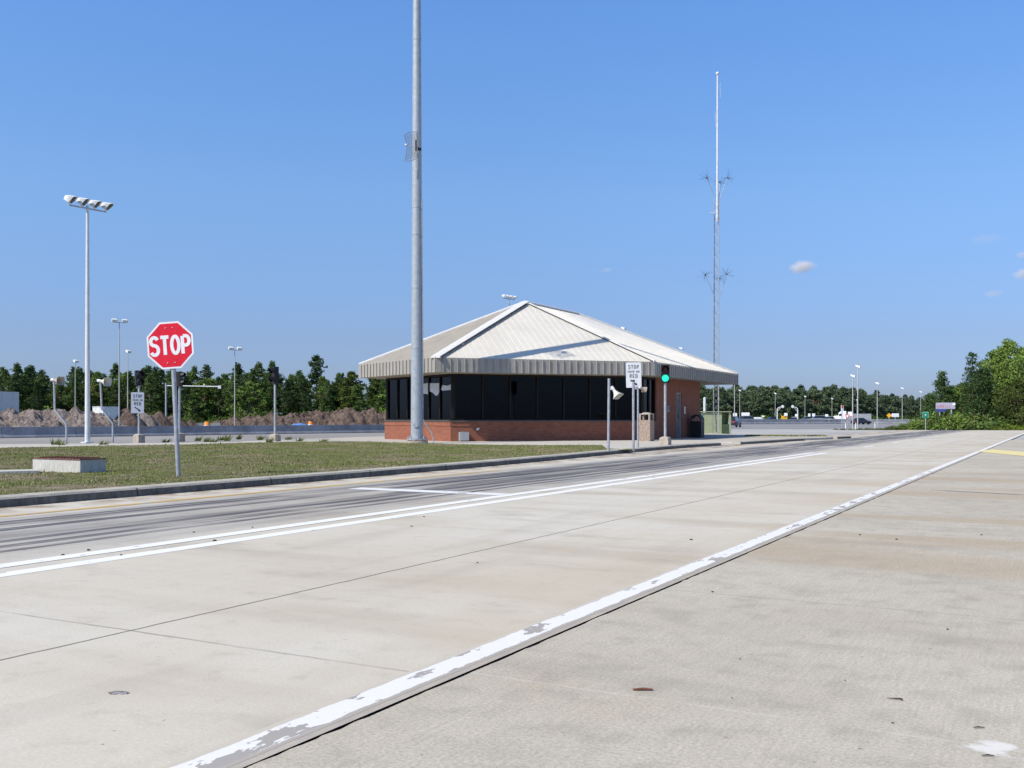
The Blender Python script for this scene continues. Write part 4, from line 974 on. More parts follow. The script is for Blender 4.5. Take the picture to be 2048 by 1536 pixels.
for xs,yc,yf in (((1411,1444.5,1457),358,396),((1408,1444,1455.5),551,595)):
    for i,xx in enumerate(xs): burst(px(xx),zt(yc+(0,4,-3)[i]),px((1430,1440,1441)[i]),zt(yf),(-.15,.35,.0)[i])
m=MB()
for xx,y0,y1 in ((1442,162,195),(1431.5,222,254)):
    a=px(xx); m.tube([(a,0,zt(y1)),(a-.05,0,zt(y0+8)),(a,0,zt(y0)),(a+.05,0,zt(y0+8)),(a,0,zt(y1))],.010,4); m.tube([(0,0,zt((y0+y1)/2)),(a,0,zt((y0+y1)/2))],.02,5)
m.tube([(px(1420),0,zt(426)),(px(1430),0,zt(426))],.03,6)
m.build('loop_antenna',MAT['white_steel'],t)

# ------------------------------------------------------------------ barriers and spoil
def barrier(label, pts, h, wb, name='concrete_barrier'):
    b=MB(); L=0; segs=[]
    for i in range(len(pts)-1):
        a,c=Vector(pts[i]),Vector(pts[i+1]); n=max(1,int((c-a).length/3.6))
        for k in range(n): segs.append((a+(c-a)*(k/n), a+(c-a)*((k+1)/n)))
    for a,c in segs:
        e=(c-a).normalized(); n=Vector((-e.y,e.x)); rings=[]
        for p in (a+e*.012,c-e*.012): rings.append([V3(p+n*o_*wb,z*h-.06*(z==0)) for o_,z in ((-.5,0),(-.5,.09),(-.27,.40),(-.17,1),(.17,1),(.27,.40),(.5,.09),(.5,0))])
        b.rings(rings,True,True,False)
    return tag(b.build(name,MAT['barrier']),label,'barrier')
barrier('long grey concrete barrier in front of the spoil heaps',[(-52,41),(-32,62.6),(-22.9,73.5),(-11,87),(10,128)],.68,.55)
barrier('distant grey concrete barrier along the highway on the right',[(14,140),(46,206),(74,224),(118,232),(200,262)],1.0,.7)
barrier('short low piece of concrete barrier among the heaps behind the signals',[(-33,100),(-29.5,101.2)],.75,.5)
def heap(x,ytop,Y,wpx,mt,seed,label,group,asp=1.0,rough=1.0):
    c=Vector(((x-CX)/F*Y,Y,-.06)); H=EYE+(HY-ytop)/F*Y+.06; Rr=wpx/F*Y
    b=MB(); NA,NRr=110,44; vs=[(0,0,H)];fs=[]
    rgs=Vector((seed*3.7,seed*1.3,seed))
    for i in range(1,NRr+1):
        f=i/NRr
        for j in range(NA):
            a=2*math.pi*j/NA; r_=Rr*f*(1+.22*noise.noise(Vector((math.cos(a)*1.2,math.sin(a)*1.2,seed))))
            x_,y_=r_*math.cos(a),r_*math.sin(a)*asp
            zz=H*max(0,(1-f**1.25)) 
            k=(1-f)*.25+.75 if f<1 else 0
            zz+=rough*.085*noise.noise(Vector((x_*3.4,y_*3.4,seed*1.7)))*min(1,(1-f)*6)+rough*.05*abs(noise.noise(Vector((x_*7,y_*7,seed))))*min(1,(1-f)*6)
            zz+=rough*.34*noise.fractal(Vector((x_*.9,y_*.9,0))+rgs,1.0,2.1,5)*k*min(1,(1-f)*5)
            if f>=.999: zz=0
            vs.append((x_,y_,max(0,zz)))
    for j in range(NA): fs.append((0,1+j,1+(j+1)%NA))
    for i in range(NRr-1):
        for j in range(NA): a=1+i*NA+j; c2=1+i*NA+(j+1)%NA; fs.append((a,a+NA,c2+NA,c2))
    b.add(vs,fs,False); o=b.build('spoil_heap',mt,None,c); return tag(o,label,'dirt heap',group)
GH=[(-40,814,130),(14,820,120),(64,819,105),(112,821,105),(156,820,92),(196,829,66),(222,838,40)]
for i,(x,yt,w) in enumerate(GH): heap(x,yt,80+1.0*i,w,MAT['dirt_grey'],i+1,'clumpy grey spoil heap in the row behind the left end of the barrier','grey spoil heaps',1.0,rough=1.45)
BH1=[(253,816,42,'pointed smooth brown heap right of the white container'),(288,823,38,'brown heap behind the left stop-here sign'),(318,824,34,'brown heap just left of the stop sign post'),(348,830,34,'low brown heap right behind the stop sign post'),(382,842,24,'smallest brown heap tapering off right of the stop sign post')]
for i,(x,yt,w,lab) in enumerate(BH1): heap(x,yt,92+2*i,w*1.2,MAT['dirt_brown'] if i!=1 else MAT['dirt_grey'],20+i,lab,'brown heaps behind the stop sign',rough=.7)
BH2=[(440,843,26),(470,835,40),(510,832,42),(550,829,42),(590,829,40),(612,830,34),(640,819,36),(692,816,52),(738,820,50),(780,821,55),(830,818,60)]
for i,(x,yt,w) in enumerate(BH2): heap(x,yt,103+1.2*i,w*1.45,MAT['dirt_brown'],40+i,'dark brown earth heap in the row between sideways signal and building','dark brown earth heaps',rough=1.7)
# container, trailer, barrels, tarp
q=at(206,838,90); t=thing('container','white metal container half buried among the heaps','container',(q.x,q.y,0),0)
wl,wr=1.15,1.0
hc_=EYE+(HY-814)/F*90
m=MB(); d1=Vector((-.93,.42)); d2=Vector((.62,.78)); P=[Vector((0,0)),d2*1.6,d2*1.6+d1*1.25,d1*1.25]; m.prism([tuple(p) for p in P],-.06,hc_); m.build('body',MAT['car_white'],t)
m=MB(); m.prism([tuple(p*1.0+Vector((.0,-.03))) for p in P],hc_,hc_+.06); m.build('rim',MAT['trailer'],t)
q=at(38,817,92); t=thing('box_trailer','pale blue-grey box trailer behind the grey heaps at the frame edge','trailer',(q.x,q.y,0),ROADANG)
HT=EYE+(HY-784)/F*92; m=MB(); m.box((-6,1.25,.9+(HT-.9)/2),(12,2.5,HT-.9)); m.build('box',MAT['trailer'],t)
m=MB()
for i in range(11): m.box((-.6-i*1.1,-.008,.9+(HT-.9)/2),(.05,.03,HT-1.0))
m.box((-6,-.006,HT-.06),(12,.03,.1)); m.build('rib',MAT['trailer'],t)
for xx in (-10.5,-9.3,-2):
    for yy in (.1,2.2):
        m=MB(); m.tube([(xx,yy,.5),(xx,yy+.25,.5)],.5,14); m.build('wheel',MAT['rubber'],t)
def barrel(x,y,Y,lab):
    q=at(x,y,Y); t=thing('traffic_drum',lab,'traffic drum',(q.x,q.y,-.05),0,'orange traffic drums by the barrier'); H=EYE+(HY-y)/F*Y+.05
    m=MB(); m.tube([(0,0,0),(0,0,.08),(0,0,.1),(0,0,H-.1),(0,0,H)],[.36,.36,.29,.25,.2],12); m.build('drum',MAT['orange'],t)
    m=MB(); m.tube([(0,0,H*.55),(0,0,H*.70)],.28,12,False); m.build('band',MAT['sign_white'],t)
barrel(414.5,843.5,84,'orange traffic drum at the left foot of the brown heaps'); barrel(621.5,842.5,95,'orange traffic drum against the middle of the dark heaps')
q=at(599,845.5,93); m=MB(); rings=[[(a,-.35,0),(a,-.2,.25*(1-abs(a))+.42+.05*math.sin(a*9)),(a,.2,.25*(1-abs(a))+.42),(a,.4,0)] for a in (-.75,-.5,-.2,.1,.4,.75)]; m.rings(rings,True,True,False); o=m.build('tarp_bundle',MAT['tarp'],None,(q.x,q.y,.12)); tag(o,'blue tarpaulin bundle behind the barrier','tarpaulin')
# mast-arm frame behind the stop sign
Y=97; q=at(332,838,Y); t=thing('gantry_pole','thin grey post with long horizontal arm behind the stop sign','gantry',(q.x,q.y,-.05))
zz=lambda y: EYE+(HY-y)/F*Y+.05
m=MB(); m.tube([(0,0,0),(0,0,zz(766))],.09,8); m.build('post',MAT['galv'],t); m=MB(); m.tube([(0,0,zz(771.5)),(106/F*Y,.2,zz(773.2))],.06,8); m.box((106/F*Y,.2,zz(774)),(.28,.2,.3)); m.box((75/F*Y,.15,zz(770)),(.12,.1,.25)); m.build('arm',MAT['white_steel'],t)

# ------------------------------------------------------------------ far signs and vehicles
def board(label,x,y0,y1,w,Y,m_,yb,border=None,inner=None,yaw=0.0,shape='rect',legs=1,name='road_sign'):
    zb=EYE-(yb-HY)/F*Y; c=at(x,(y0+y1)/2,Y); t=thing(name,label,'sign',(c.x,c.y,zb)); t.rotation_euler=(0,0,yawc(x)+yaw)
    H=(y1-y0)/F*Y; W=w/F*Y; cz=c.z-zb
    poly={'rect':rrect(W,H,min(W,H)*.08),'diamond':[(W/2,0),(0,H/2),(-W/2,0),(0,-H/2)],'yield':[(-W/2,H/2),(0,-H/2),(W/2,H/2)],'round':[(W/2*math.cos(k*math.pi/10),H/2*math.sin(k*math.pi/10)) for k in range(20)]}[shape]
    m=MB(); m.plate(poly,-.03,0); pn=m.build('panel',m_,t,(0,0,cz))
    if inner:
        k,mi,off=inner; m=MB(); m.plate([(p[0]*k,p[1]*k+off*H) for p in poly],-.045,-.031); m.build('inner_field',mi,pn)
    for lx in ((0,) if legs==1 else (-W*.3,W*.3)):
        m=MB(); m.tube([(lx,.05,-.05),(lx,.05,cz+H*.3)],.05 if Y<150 else .07,6); m.build('post',MAT['galv'],t)
    return t,pn
board('yellow diamond warning sign far off beside a white board',1778.3,826,836,10,190,MAT['amber'],843,shape='diamond')
board('white rectangular board beside the yellow diamond sign',1790.5,827,834,13.5,200,MAT['sign_white'],842,inner=(.82,MAT['trailer'],0))
board('red and white yield sign on the grassy verge',1694.8,829,838,10,110,MAT['red'],857.5,shape='yield',inner=(.55,MAT['sign_white'],.06))
board('tall narrow red and white sign seen edge-on at the verge',1684.5,810.5,822.5,6,112,MAT['sign_white'],857.5,yaw=R(35),inner=(.5,MAT['red'],.28))
board('large pale square board behind the yield sign',1700.3,823.5,832,8.5,170,MAT['sign_white'],845)
t,pn=board('green highway sign with tiny white marks by the hedge',1851,823.5,836,12,104,MAT['signgreen2'],860.5,inner=(.80,MAT['signgreen'],-.06))
m=MB(); lettering(m,'O',0,-.08,.16,.10,.03,-.05,.003); m.build('lettering',MAT['sign_white'],pn)
board('white sign board just right of the green cabinet',1470,826,832.5,8,240,MAT['sign_white'],842)
board('wide white board above the silver car',1491,825,831.5,16,240,MAT['sign_white'],842,legs=2)
board('small white sign on the far left of the yellow digger',1526,831,834.5,5,270,MAT['sign_white'],841)
board('white square sign right above the yellow digger',1571.7,826,832,6.5,265,MAT['sign_white'],841)
board('small white sign hung by the right curved-arm signal',1592.5,828,833,4.5,262,MAT['sign_white'],841)
board('white sign, left of a matching pair by a lamp post',1618.5,827,833,4.5,270,MAT['sign_white'],841)
board('white sign, right of a matching pair by a lamp post',1627.2,827,833,5.8,270,MAT['sign_white'],841)
board('white sign over the small cars left of the truck cab',1653.2,828.5,834,6.2,270,MAT['sign_white'],841)
# billboard among the trees
Y=108; c=at(1891,811.5,Y); bb=thing('billboard','lilac and blue billboard half hidden among the roadside pines','billboard',(c.x,c.y,0),yawc(1891)+R(-6))
W,H=36/F*Y,12.5/F*Y; cz=c.z
m=MB(); m.plate(rrect(W,H,.02),-.06,.0); pn=m.build('panel',MAT['bill_grey'],bb,(0,0,cz))
m=MB(); m.plate([(-W/2,-H/2-.30),(.0,-H/2-.30),(.12,-H/2-.002),(-W/2,-H/2-.002)][::1],-.06,.0); m.build('lower_panel',MAT['bill_blue'],pn)
m=MB(); rg=random.Random(3); xx=-W/2+.15
while xx<W/2-.5: w_=rg.uniform(.07,.13); m.box((xx,-.068,-.06),(w_,.01,rg.uniform(.22,.36))); xx+=w_+rg.uniform(.05,.12)
m.build('lettering',MAT['bill_red'],pn)
m=MB(); m.tube([(W*.44,-.14,.16),(W*.44,-.07,.16)],.15,12); m.build('lamp',MAT['lamp_white'],pn)
m=MB(); m.tube([(-W*.3,.08,-.1),(-W*.3,.08,cz)],.09,8); m.tube([(W*.3,.08,-.1),(W*.3,.08,cz)],.09,8); m.build('post',MAT['galv'],bb)
# curved arm signals
def curvearm(label,x,ytop,sgn,Y):
    q=at(x,840,Y); t=thing('curved_arm_signal',label,'signal',(q.x,q.y,-.05),0,'curved-arm signals over the highway'); zz=lambda y: EYE+(HY-y)/F*Y+.05; k=Y/F
    m=MB(); m.tube([(0,0,0),(0,0,zz(820)),(sgn*.8*k,0,zz(817)),(sgn*3*k,0,zz(815.5)),(sgn*10.5*k,0,zz(ytop))],[.16,.14,.13,.12,.1],8); m.build('post',MAT['white_steel'],t)
    m=MB(); m.tube([(sgn*.2*k,0,zz(823)),(sgn*7*k,0,zz(815.5))],.06,6); m.build('brace',MAT['white_steel'],t)
    m=MB(); cx_=sgn*10.5*k; cz_=zz(ytop); m.plate([(cx_+2.9*k*math.cos(a*math.pi/8),cz_+2.9*k*math.sin(a*math.pi/8)) for a in range(16)],-.15,-.05); m.build('disc',MAT['sign_white'],t)
curvearm('left curved-arm signal holding a white disc toward the other',1554.5,813,1,255); curvearm('right curved-arm signal leaning left over the highway',1595.5,813,-1,255)
# vehicles
def car(label,x,Y,rz,paint,L=4.4,Wd=1.75,H=1.45,suv=False,z=-.03):
    t=thing('car',label,'car',((x-CX)/F*Y,Y,z),rz)
    hw=Wd/2; hb=.95 if suv else .82
    sec=[(-L/2,.35,.60,.80),(-L/2+.08,.28,hb-.05,.92),(-L/2+.5,.25,hb,1.0),(L/2-1.3,.25,hb-.02,1.0),(L/2-.35,.25,hb-.18,.95),(L/2-.03,.32,.62,.84)]
    m=MB(); rings=[[(x_,-hw*k,z0),(x_,-hw*k*1.0,z1*.8),(x_,-hw*k*.92,z1),(x_,hw*k*.92,z1),(x_,hw*k,z1*.8),(x_,hw*k,z0)] for x_,z0,z1,k in sec]
    m.rings(rings,smooth=False); body=m.build('body',paint,t)
    x0,x1,x2,x3=(-L/2+.12,-L/2+.45,L*.05,L*.24) if suv else (-L/2+.5,-L/2+1.1,L*.05,L*.23)
    m=MB(); m.rings([[(x0,-hw*.88,hb-.01),(x0,hw*.88,hb-.01),(x3,hw*.88,hb-.01),(x3,-hw*.88,hb-.01)],[(x1,-hw*.72,H-.05),(x1,hw*.72,H-.05),(x2,hw*.72,H-.05),(x2,-hw*.72,H-.05)]],smooth=False); m.build('windows',MAT['car_glass'],body)
    m=MB(); m.box(((x1+x2)/2,0,H-.025),(x2-x1+.06,hw*1.46,.05),top=.94); m.build('roof',paint,body)
    for wx in (-L/2+.8,L/2-.85):
        for wy in (-hw+.1,hw-.1):
            m=MB(); m.tube([(wx,wy-.11,.33),(wx,wy+.11,.33)],.33,14); w=m.build('wheel',MAT['rubber'],t); 
    for wy in (-hw*.72,hw*.72):
        m=MB(); m.box((-L/2-.0,wy,hb-.2),(.06,.28,.2)); m.build('tail_lamp',MAT['tail'],t)
    return t
car('dark blue suv driving away just right of the green cabinet',1465,140,R(68),MAT['car_dark'],4.6,1.8,1.5,True)
car('silver car under the wide white board on the highway',1488,236,R(200),MAT['car_silver'],4.8,1.9,1.65,True,z=.1)
car('dark car beside the left curved-arm signal',1543,270,R(190),MAT['car_dark'],4.4,1.8,1.45,z=.2)
car('white car between the curved-arm signals',1585,262,R(165),MAT['car_white'],4.4,1.8,1.4,z=.1)
car('beige car below the pair of white signs',1612,268,R(185),MAT['car_tan'],4.5,1.8,1.5,z=.2)
car('pale silver van-shaped car right of the pair of white signs',1633,266,R(175),MAT['car_silver'],4.9,1.9,1.75,True,z=.2)
car('white car with red tail lamps left of the truck cab',1656,262,R(120),MAT['car_white'],4.4,1.8,1.5,z=.2)
car('dark car with bright rear on the verge road behind lamp posts',1722,196,R(20),MAT['car_dark'],4.0,1.7,1.3,z=-.03)
# white flat trailer roof
q=at(1511,841,262); t=thing('cargo_van','long low white van behind the highway barrier','van',(q.x,q.y,0),R(8)); m=MB(); rings=[[(x_,-.95,.4),(x_,-.95,z1*.8),(x_,-.8,z1),(x_,.8,z1),(x_,.95,z1*.8),(x_,.95,.4)] for x_,z1 in ((-1.9,1.3),(-1.8,1.45),(1.2,1.45),(1.75,1.0),(2.0,.9))]; m.rings(rings,smooth=False); m.build('body',MAT['car_white'],t)
for wx in (-1.2,1.2):
    for wy in (-.85,.85): m=MB(); m.tube([(wx,wy-.1,.34),(wx,wy+.1,.34)],.34,12); m.build('wheel',MAT['rubber'],t)
m=MB(); m.add([(1.22,-.7,1.42),(1.72,-.75,1.03),(1.72,.75,1.03),(1.22,.7,1.42)],[(0,1,2,3)]); m.build('windscreen',MAT['car_glass'],t)
# semi truck
YK=262; q=at(1682,840,YK); t=thing('semi_truck','white semi truck cab with grey trailer passing behind the verge signs','truck',(q.x,q.y,.05),R(165)); 
m=MB(); rings=[]
for x_,z0,z1 in ((1.9,.5,1.55),(1.6,.45,1.75),(.75,.45,1.85),(.55,.45,2.6),(.0,.45,2.95),(-1.2,.45,3.0),(-1.25,.45,2.95)): rings.append([(x_,-1.0,z0),(x_,-1.0,z1*.93),(x_,-.85,z1),(x_,.85,z1),(x_,1.0,z1*.93),(x_,1.0,z0)])
m.rings(rings,smooth=False); cab=m.build('cab',MAT['car_white'],t)
m=MB(); m.add([(.765,-.82,1.9),(.765,.82,1.9),(.575,.8,2.45),(.575,-.8,2.45)],[(0,1,2,3)]); m.add([(.6,1.01,1.75),(-.2,1.01,1.75),(-.2,1.01,2.3),(.5,1.01,2.3)],[(0,1,2,3)]); m.build('windscreen',MAT['car_glass'],cab)
m=MB(); m.box((-4.4,0,1.55),(6.0,2.2,1.5)); m.build('trailer',MAT['trailer_grey'],t)
for wx in (1.2,-.8,-2.0,-5.5,-6.6):
    for wy in (-.9,.9): m=MB(); m.tube([(wx,wy-.14,.48),(wx,wy+.14,.48)],.48,12); m.build('wheel',MAT['rubber'],t)
# excavator
q=at(1568,842,250); t=thing('excavator','small yellow digger with raised arm by the highway barrier','excavator',(q.x,q.y,.1),0)
m=MB(); m.box((.0,0,.9),(1.3,1.1,.55)); m.box((-.2,-.25,1.4),(.55,.5,.6)); m.build('cab',MAT['yellow'],t)
for wy in (-.5,.5): m=MB(); m.plate(rrect(1.7,.5,.24),wy-.14,wy+.14); m.build('track',MAT['rubber'],t,(0,0,.3))
m=MB(); m.tube([(-.4,-.1,1.0),(-.75,-.1,1.9),(-.45,-.1,1.3)],.12,6); m.tube([(.5,.1,1.0),(.75,.1,1.75),(.8,.1,.7)],.13,6); m.build('boom',MAT['yellow'],t)
m=MB(); m.box((.82,.1,.55),(.3,.5,.35)); m.build('bucket',MAT['yellow'],t)
# delineators on the verge
for x,y0,y1,Y,lab in ((1691.3,845.5,852,118,'white marker post just left of the yield sign post'),(1711.3,845.5,852,118,'white marker post between the close pair of lamp posts'),(1750,844,850,130,'white marker post left of the lone lamp post')):
    q=at(x,y1,Y); t=thing('marker_post',lab,'marker post',q,0,'white marker posts on the verge'); m=MB(); m.tube([(0,0,-.6),(0,0,(y1-y0)/F*Y)],.06,8); m.build('post',MAT['sign_white'],t); m=MB(); m.box((0,-.065,(y1-y0)/F*Y-.08),(.08,.01,.1)); m.build('reflector',MAT['amber'],t)

# ------------------------------------------------------------------ trees
def leafquad(b, c, size, rg, asp=.6, up=0.0):
    d=Vector((rg.gauss(0,1),rg.gauss(0,1),rg.gauss(0,1)+up)).normalized()
    t=d.orthogonal().normalized(); t=(Matrix.Rotation(rg.uniform(0,6.28),3,d)@t); s=d.cross(t)
    t=t*size; s=s*size*asp
    b.add([c-t, c-s*.9, c+t, c+s*.9],[(0,1,2,3)])
def make_tree(seed, h, crown0, spread, nclump, leafs, leaf, shape, trunkr=.13, csz=(.45,.85)):
    rg=random.Random(seed); tr=MB(); cr=MB()
    pts=[]; bx_=rg.uniform(-.3,.3); by_=rg.uniform(-.3,.3)
    for i in range(7): f=i/6; pts.append((bx_*f*f+rg.uniform(-.06,.06)*(i>0),by_*f*f+rg.uniform(-.06,.06)*(i>0),h*.96*f-.15*(i==0)))
    tr.tube(pts,[trunkr*(1.25-1.1*i/6) for i in range(7)],7)
    for k in range(nclump):
        f=crown0+(1-crown0)*(k+rg.random())/nclump
        u=(f-crown0)/(1-crown0)
        if shape=='pine': pr=(1-u*u)**.75*(.62+.38*min(1,u*4))*(.72+.28*math.sin(seed*2.1+u*9))
        elif shape=='round': pr=math.sqrt(max(0,1-(2*u-.9)**2*.95)) if u<.97 else .15
        else: pr=(1-u)*.9+.12
        r_=spread*pr*(rg.uniform(.25,1.08) if rg.random()<.85 else rg.uniform(.9,1.25)); a=rg.uniform(0,6.283)
        z=f*h; j=min(5,int(f*6)); tx=pts[j][0]; ty=pts[j][1]
        c=Vector((tx+r_*math.cos(a),ty+r_*math.sin(a),z+rg.uniform(-.2,.25)))
        if r_>.35 and rg.random()<.6: tr.tube([(tx,ty,z-.35*r_-.1),tuple(c)],[.045,.015],4,False)
        cs=rg.uniform(*csz)*(1-(.45 if shape=='cone' else .22)*u)
        n=int(leafs*(cs/csz[1])**2)+4
        for q in range(n):
            d=Vector((rg.gauss(0,1),rg.gauss(0,1),rg.gauss(0,.75))); d=d.normalized()*cs*rg.uniform(.35,1.0)**.7; d.z*=.72
            leafquad(cr,c+d,leaf*rg.uniform(.6,1.3),rg,.42,.3)
    return tr,cr
def tree_thing(name, tr, cr, leafm, label, cat, group, loc):
    t=thing(name,label,cat,loc,0,group)
    tr.build('trunk',MAT['trunk'],t); cr.build('crown',leafm,t); return t
rgF=random.Random(21)
GA='pines of the forest belt behind the spoil heaps'
LA='dark green pine in the forest belt behind the spoil heaps'
protoL=[]
specs=[(1,10.8,.30,2.4,120,60,.24,'pine'),(2,9.6,.08,2.5,120,60,.24,'pine'),(3,11.2,.40,2.0,85,60,.23,'pine'),(4,9.0,.05,2.8,130,60,.25,'round'),(5,10.2,.30,2.2,80,60,.24,'pine'),(6,8.6,.05,2.6,130,60,.25,'pine')]
for i,sp in enumerate(specs):
    if i in (0,2,4): sp=sp[:4]+(int(sp[4]*1.45),40,.21,sp[7])
    tr,cr=make_tree(*sp,csz=(.28,.62) if i in (0,2,4) else (.4,.8)); protoL.append((tr,cr))
# one real object per prototype is created at its first place in the rows, copies follow
placed=[]; first={}
def put_tree(k, loc, rz, scale, group, label, leafm, name='pine_tree', bank=None, key=''):
    kk=(key,k)
    if kk not in first:
        t=tree_thing(name,bank[k][0],bank[k][1],leafm[k%len(leafm)],label,'tree',group,loc); t.rotation_euler=(0,0,rz); t.scale=scale; first[kk]=t; return t
    t=dup(first[kk],loc,rz,label,scale); return t
lm=[MAT['pine'],MAT['pine2'],MAT['pine'],MAT['broad'],MAT['pine'],MAT['under']]
for row,(Y0,sp_,hs) in enumerate(((149,2.7,.70),(153,2.6,.79),(158,2.6,.85),(164,2.6,.88),(172,2.5,.84))):
    x=-98+row*1.2
    while x<-10:
        sc1=hs*rgF.uniform(.78,1.10)
        if row>0 and rgF.random()<.14: sc1*=1.10
        put_tree(rgF.randrange(6),(x+rgF.uniform(-.9,.9),Y0+rgF.uniform(-2,2)+(x+50)*.08,-.1),rgF.uniform(0,6.28),(sc1*rgF.uniform(1.05,1.4),sc1*rgF.uniform(1.05,1.4),sc1),GA,LA,lm,bank=protoL,key='L')
        x+=sp_*rgF.uniform(.8,1.2)
# distant belt right of the building
GB='distant trees beyond the highway'; LB='hazy dark tree in the distant belt beyond the highway'
protoR=[]
for i,sp in enumerate([(11,13.0,.06,4.2,110,46,.46,'round'),(12,14.0,.08,3.6,110,46,.46,'pine'),(13,12.0,.04,4.4,110,46,.48,'round'),(14,13.5,.05,3.8,110,46,.46,'pine')]): protoR.append(make_tree(*sp,csz=(.8,1.4),trunkr=.2))
fm=[MAT['hazed_pine']]
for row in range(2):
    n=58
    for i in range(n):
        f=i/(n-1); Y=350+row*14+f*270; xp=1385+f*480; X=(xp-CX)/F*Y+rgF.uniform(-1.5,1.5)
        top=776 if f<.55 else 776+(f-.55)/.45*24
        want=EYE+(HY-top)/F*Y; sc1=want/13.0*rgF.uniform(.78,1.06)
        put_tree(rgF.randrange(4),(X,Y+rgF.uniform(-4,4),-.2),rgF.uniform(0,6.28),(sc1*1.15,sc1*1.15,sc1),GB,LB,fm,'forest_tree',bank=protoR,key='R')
# the near clump on the right
def near(label,x,ytop,Y,sp,leafm,name='pine_tree',group='roadside trees on the right',sx=1.0):
    tr,cr=make_tree(*sp); t=tree_thing(name,tr,cr,leafm,label,'tree',group,at(x,860,Y)); t.location.z=-.1
    k=(EYE+(HY-ytop)/F*Y+.1)/sp[1]; t.scale=(k*sx,k*sx,k); return t
near('small bushy pine left of the billboard',1886,746,112,(31,6.2,.03,2.0,120,100,.15,'cone'),MAT['pine'])
near('slender young pine with a spiky top standing above its neighbours',1946,706,110,(32,8.6,.06,1.8,110,70,.15,'cone'),MAT['pine'],sx=1.0)
near('dark bushy pine at the left edge of the big green trees',1966,738,108,(33,6.8,.02,2.3,130,100,.15,'pine'),MAT['pine'])
near('rounded bright green tree behind the slender pine',1924,772,113,(34,5.0,.02,2.2,120,100,.15,'round'),MAT['broad'],'broadleaf_tree')
near('big leafy green tree, the tallest at the right edge',2022,686,110,(35,9.4,.06,2.9,240,110,.17,'round'),MAT['broad'],'broadleaf_tree')
near('tall green tree right behind the slender pine',1992,703,116,(36,8.8,.05,2.4,200,110,.17,'round'),MAT['pine2'],'broadleaf_tree')
near('leafy tree cut by the right frame edge',2062,692,112,(37,9.2,.04,3.0,240,110,.17,'round'),MAT['broad'],'broadleaf_tree')
near('lower leafy tree in front of the tallest tree at the right edge',2040,760,106,(38,5.4,.02,2.5,160,110,.15,'round'),MAT['under'],'broadleaf_tree')
near('dark pine behind the billboard',1905,776,132,(39,5.8,.02,2.6,130,100,.17,'pine'),MAT['pine'])
near('dark pine filling the gap right of the billboard',1930,768,126,(41,6.2,.02,2.6,130,100,.17,'pine'),MAT['pine'])
near('low dark pine left of the small bushy pine',1862,790,114,(40,4.0,.02,1.8,110,100,.15,'cone'),MAT['pine'])
# shrubs
def bush(seed,n,leafs,leaf):
    rg=random.Random(seed); st_=MB(); cr=MB()
    for i in range(6): a=rg.uniform(0,6.28); st_.tube([(0,0,-.1),(.4*math.cos(a),.4*math.sin(a),.6)],[.04,.015],5)
    for k in range(n):
        a=rg.uniform(0,6.28); r_=rg.uniform(0,1)**.5; c=Vector((r_*math.cos(a),r_*math.sin(a),rg.uniform(.05,1.0)*math.sqrt(max(.05,1-r_*r_*.8))))
        for q in range(leafs): leafquad(cr,c+Vector((rg.gauss(0,.16),rg.gauss(0,.16),rg.gauss(0,.12))),leaf*rg.uniform(.6,1.3),rg,.55,.4)
    return st_,cr
BU=[bush(51,34,26,.075),bush(52,40,26,.075),bush(53,30,26,.085)]
bf={}
def put_bush(k,mk,loc,s,label,group):
    kk=(k,mk)
    if kk not in bf:
        t=thing('shrub',label,'shrub',loc,0,group); BU[k][0].build('stem',MAT['trunk'],t); BU[k][1].build('foliage',MAT[mk],t); t.scale=s; bf[kk]=t; return t
    return dup(bf[kk],loc,rgF.uniform(0,6.28),label,s)
def setg(t,g): t['group']=g; return t
for i in range(46):
    x=-100+i*2.15+rgF.uniform(-.8,.8); s=rgF.uniform(1.3,2.6); setg(put_bush(rgF.randrange(3),rgF.choice(('under','under','broad')),(x,143+rgF.uniform(-3,3)+(x+50)*.08,-.1),(s,s,s*rgF.uniform(.8,1.2)),'olive undergrowth shrub at the foot of the forest belt','undergrowth shrubs below the forest belt'),'undergrowth shrubs below the forest belt')
for i in range(40):
    f=i/39; Y=340+f*265; xp=1385+f*480; s=rgF.uniform(2.2,4.0); setg(put_bush(rgF.randrange(3),'broad',((xp-CX)/F*Y,Y,-.1),(s*1.3,s,s*.8),'dark shrub at the foot of the distant tree belt','shrubs below the distant belt'),'shrubs below the distant belt')
vg=[(1765,853,.8),(1780,851,1.0),(1796,848,1.2),(1812,846,1.3),(1826,842,1.6),(1838,836,1.9),(1850,838,1.7),(1862,830,2.1),(1870,823,2.0),(1880,822,1.6),(1892,821.5,1.6),(1905,821.5,1.6),(1918,826,2.4),(1932,822,2.6),(1946,826,2.5),(1960,824,2.6),(1974,826,2.4),(1990,838,1.8),(1745,856,.5),(1730,857,.45),(1716,857,.45),(1700,857,.4),(1686,857.5,.4),(1672,858,.3),(1755,856,.5),(1738,857,.45)]
for i,(x,yt,wm) in enumerate(vg):
    Y=106+rgF.uniform(-.8,1.5); h=EYE+(HY-yt)/F*Y
    setg(put_bush(i%3,('under','pine2','broad')[i%3] if x>1800 else 'under',((x-CX)/F*Y,Y,-.12),(wm,wm,max(.3,h*.95)),'olive green shrub in the bank along the road edge on the right','shrubs along the right verge'),'shrubs along the right verge')
for i,x in enumerate((1992,2004,2015,2027,2038,2049)):
    Y=104.2; h=EYE+(HY-850+ (i%2)*2)/F*Y; setg(put_bush(i%3,'yellowleaf',((x-CX)/F*Y,Y,-.05),(.62,.6,h*.95),'bright yellow-green low shrub in the row under the right trees','yellow-green low shrubs'),'yellow-green low shrubs')
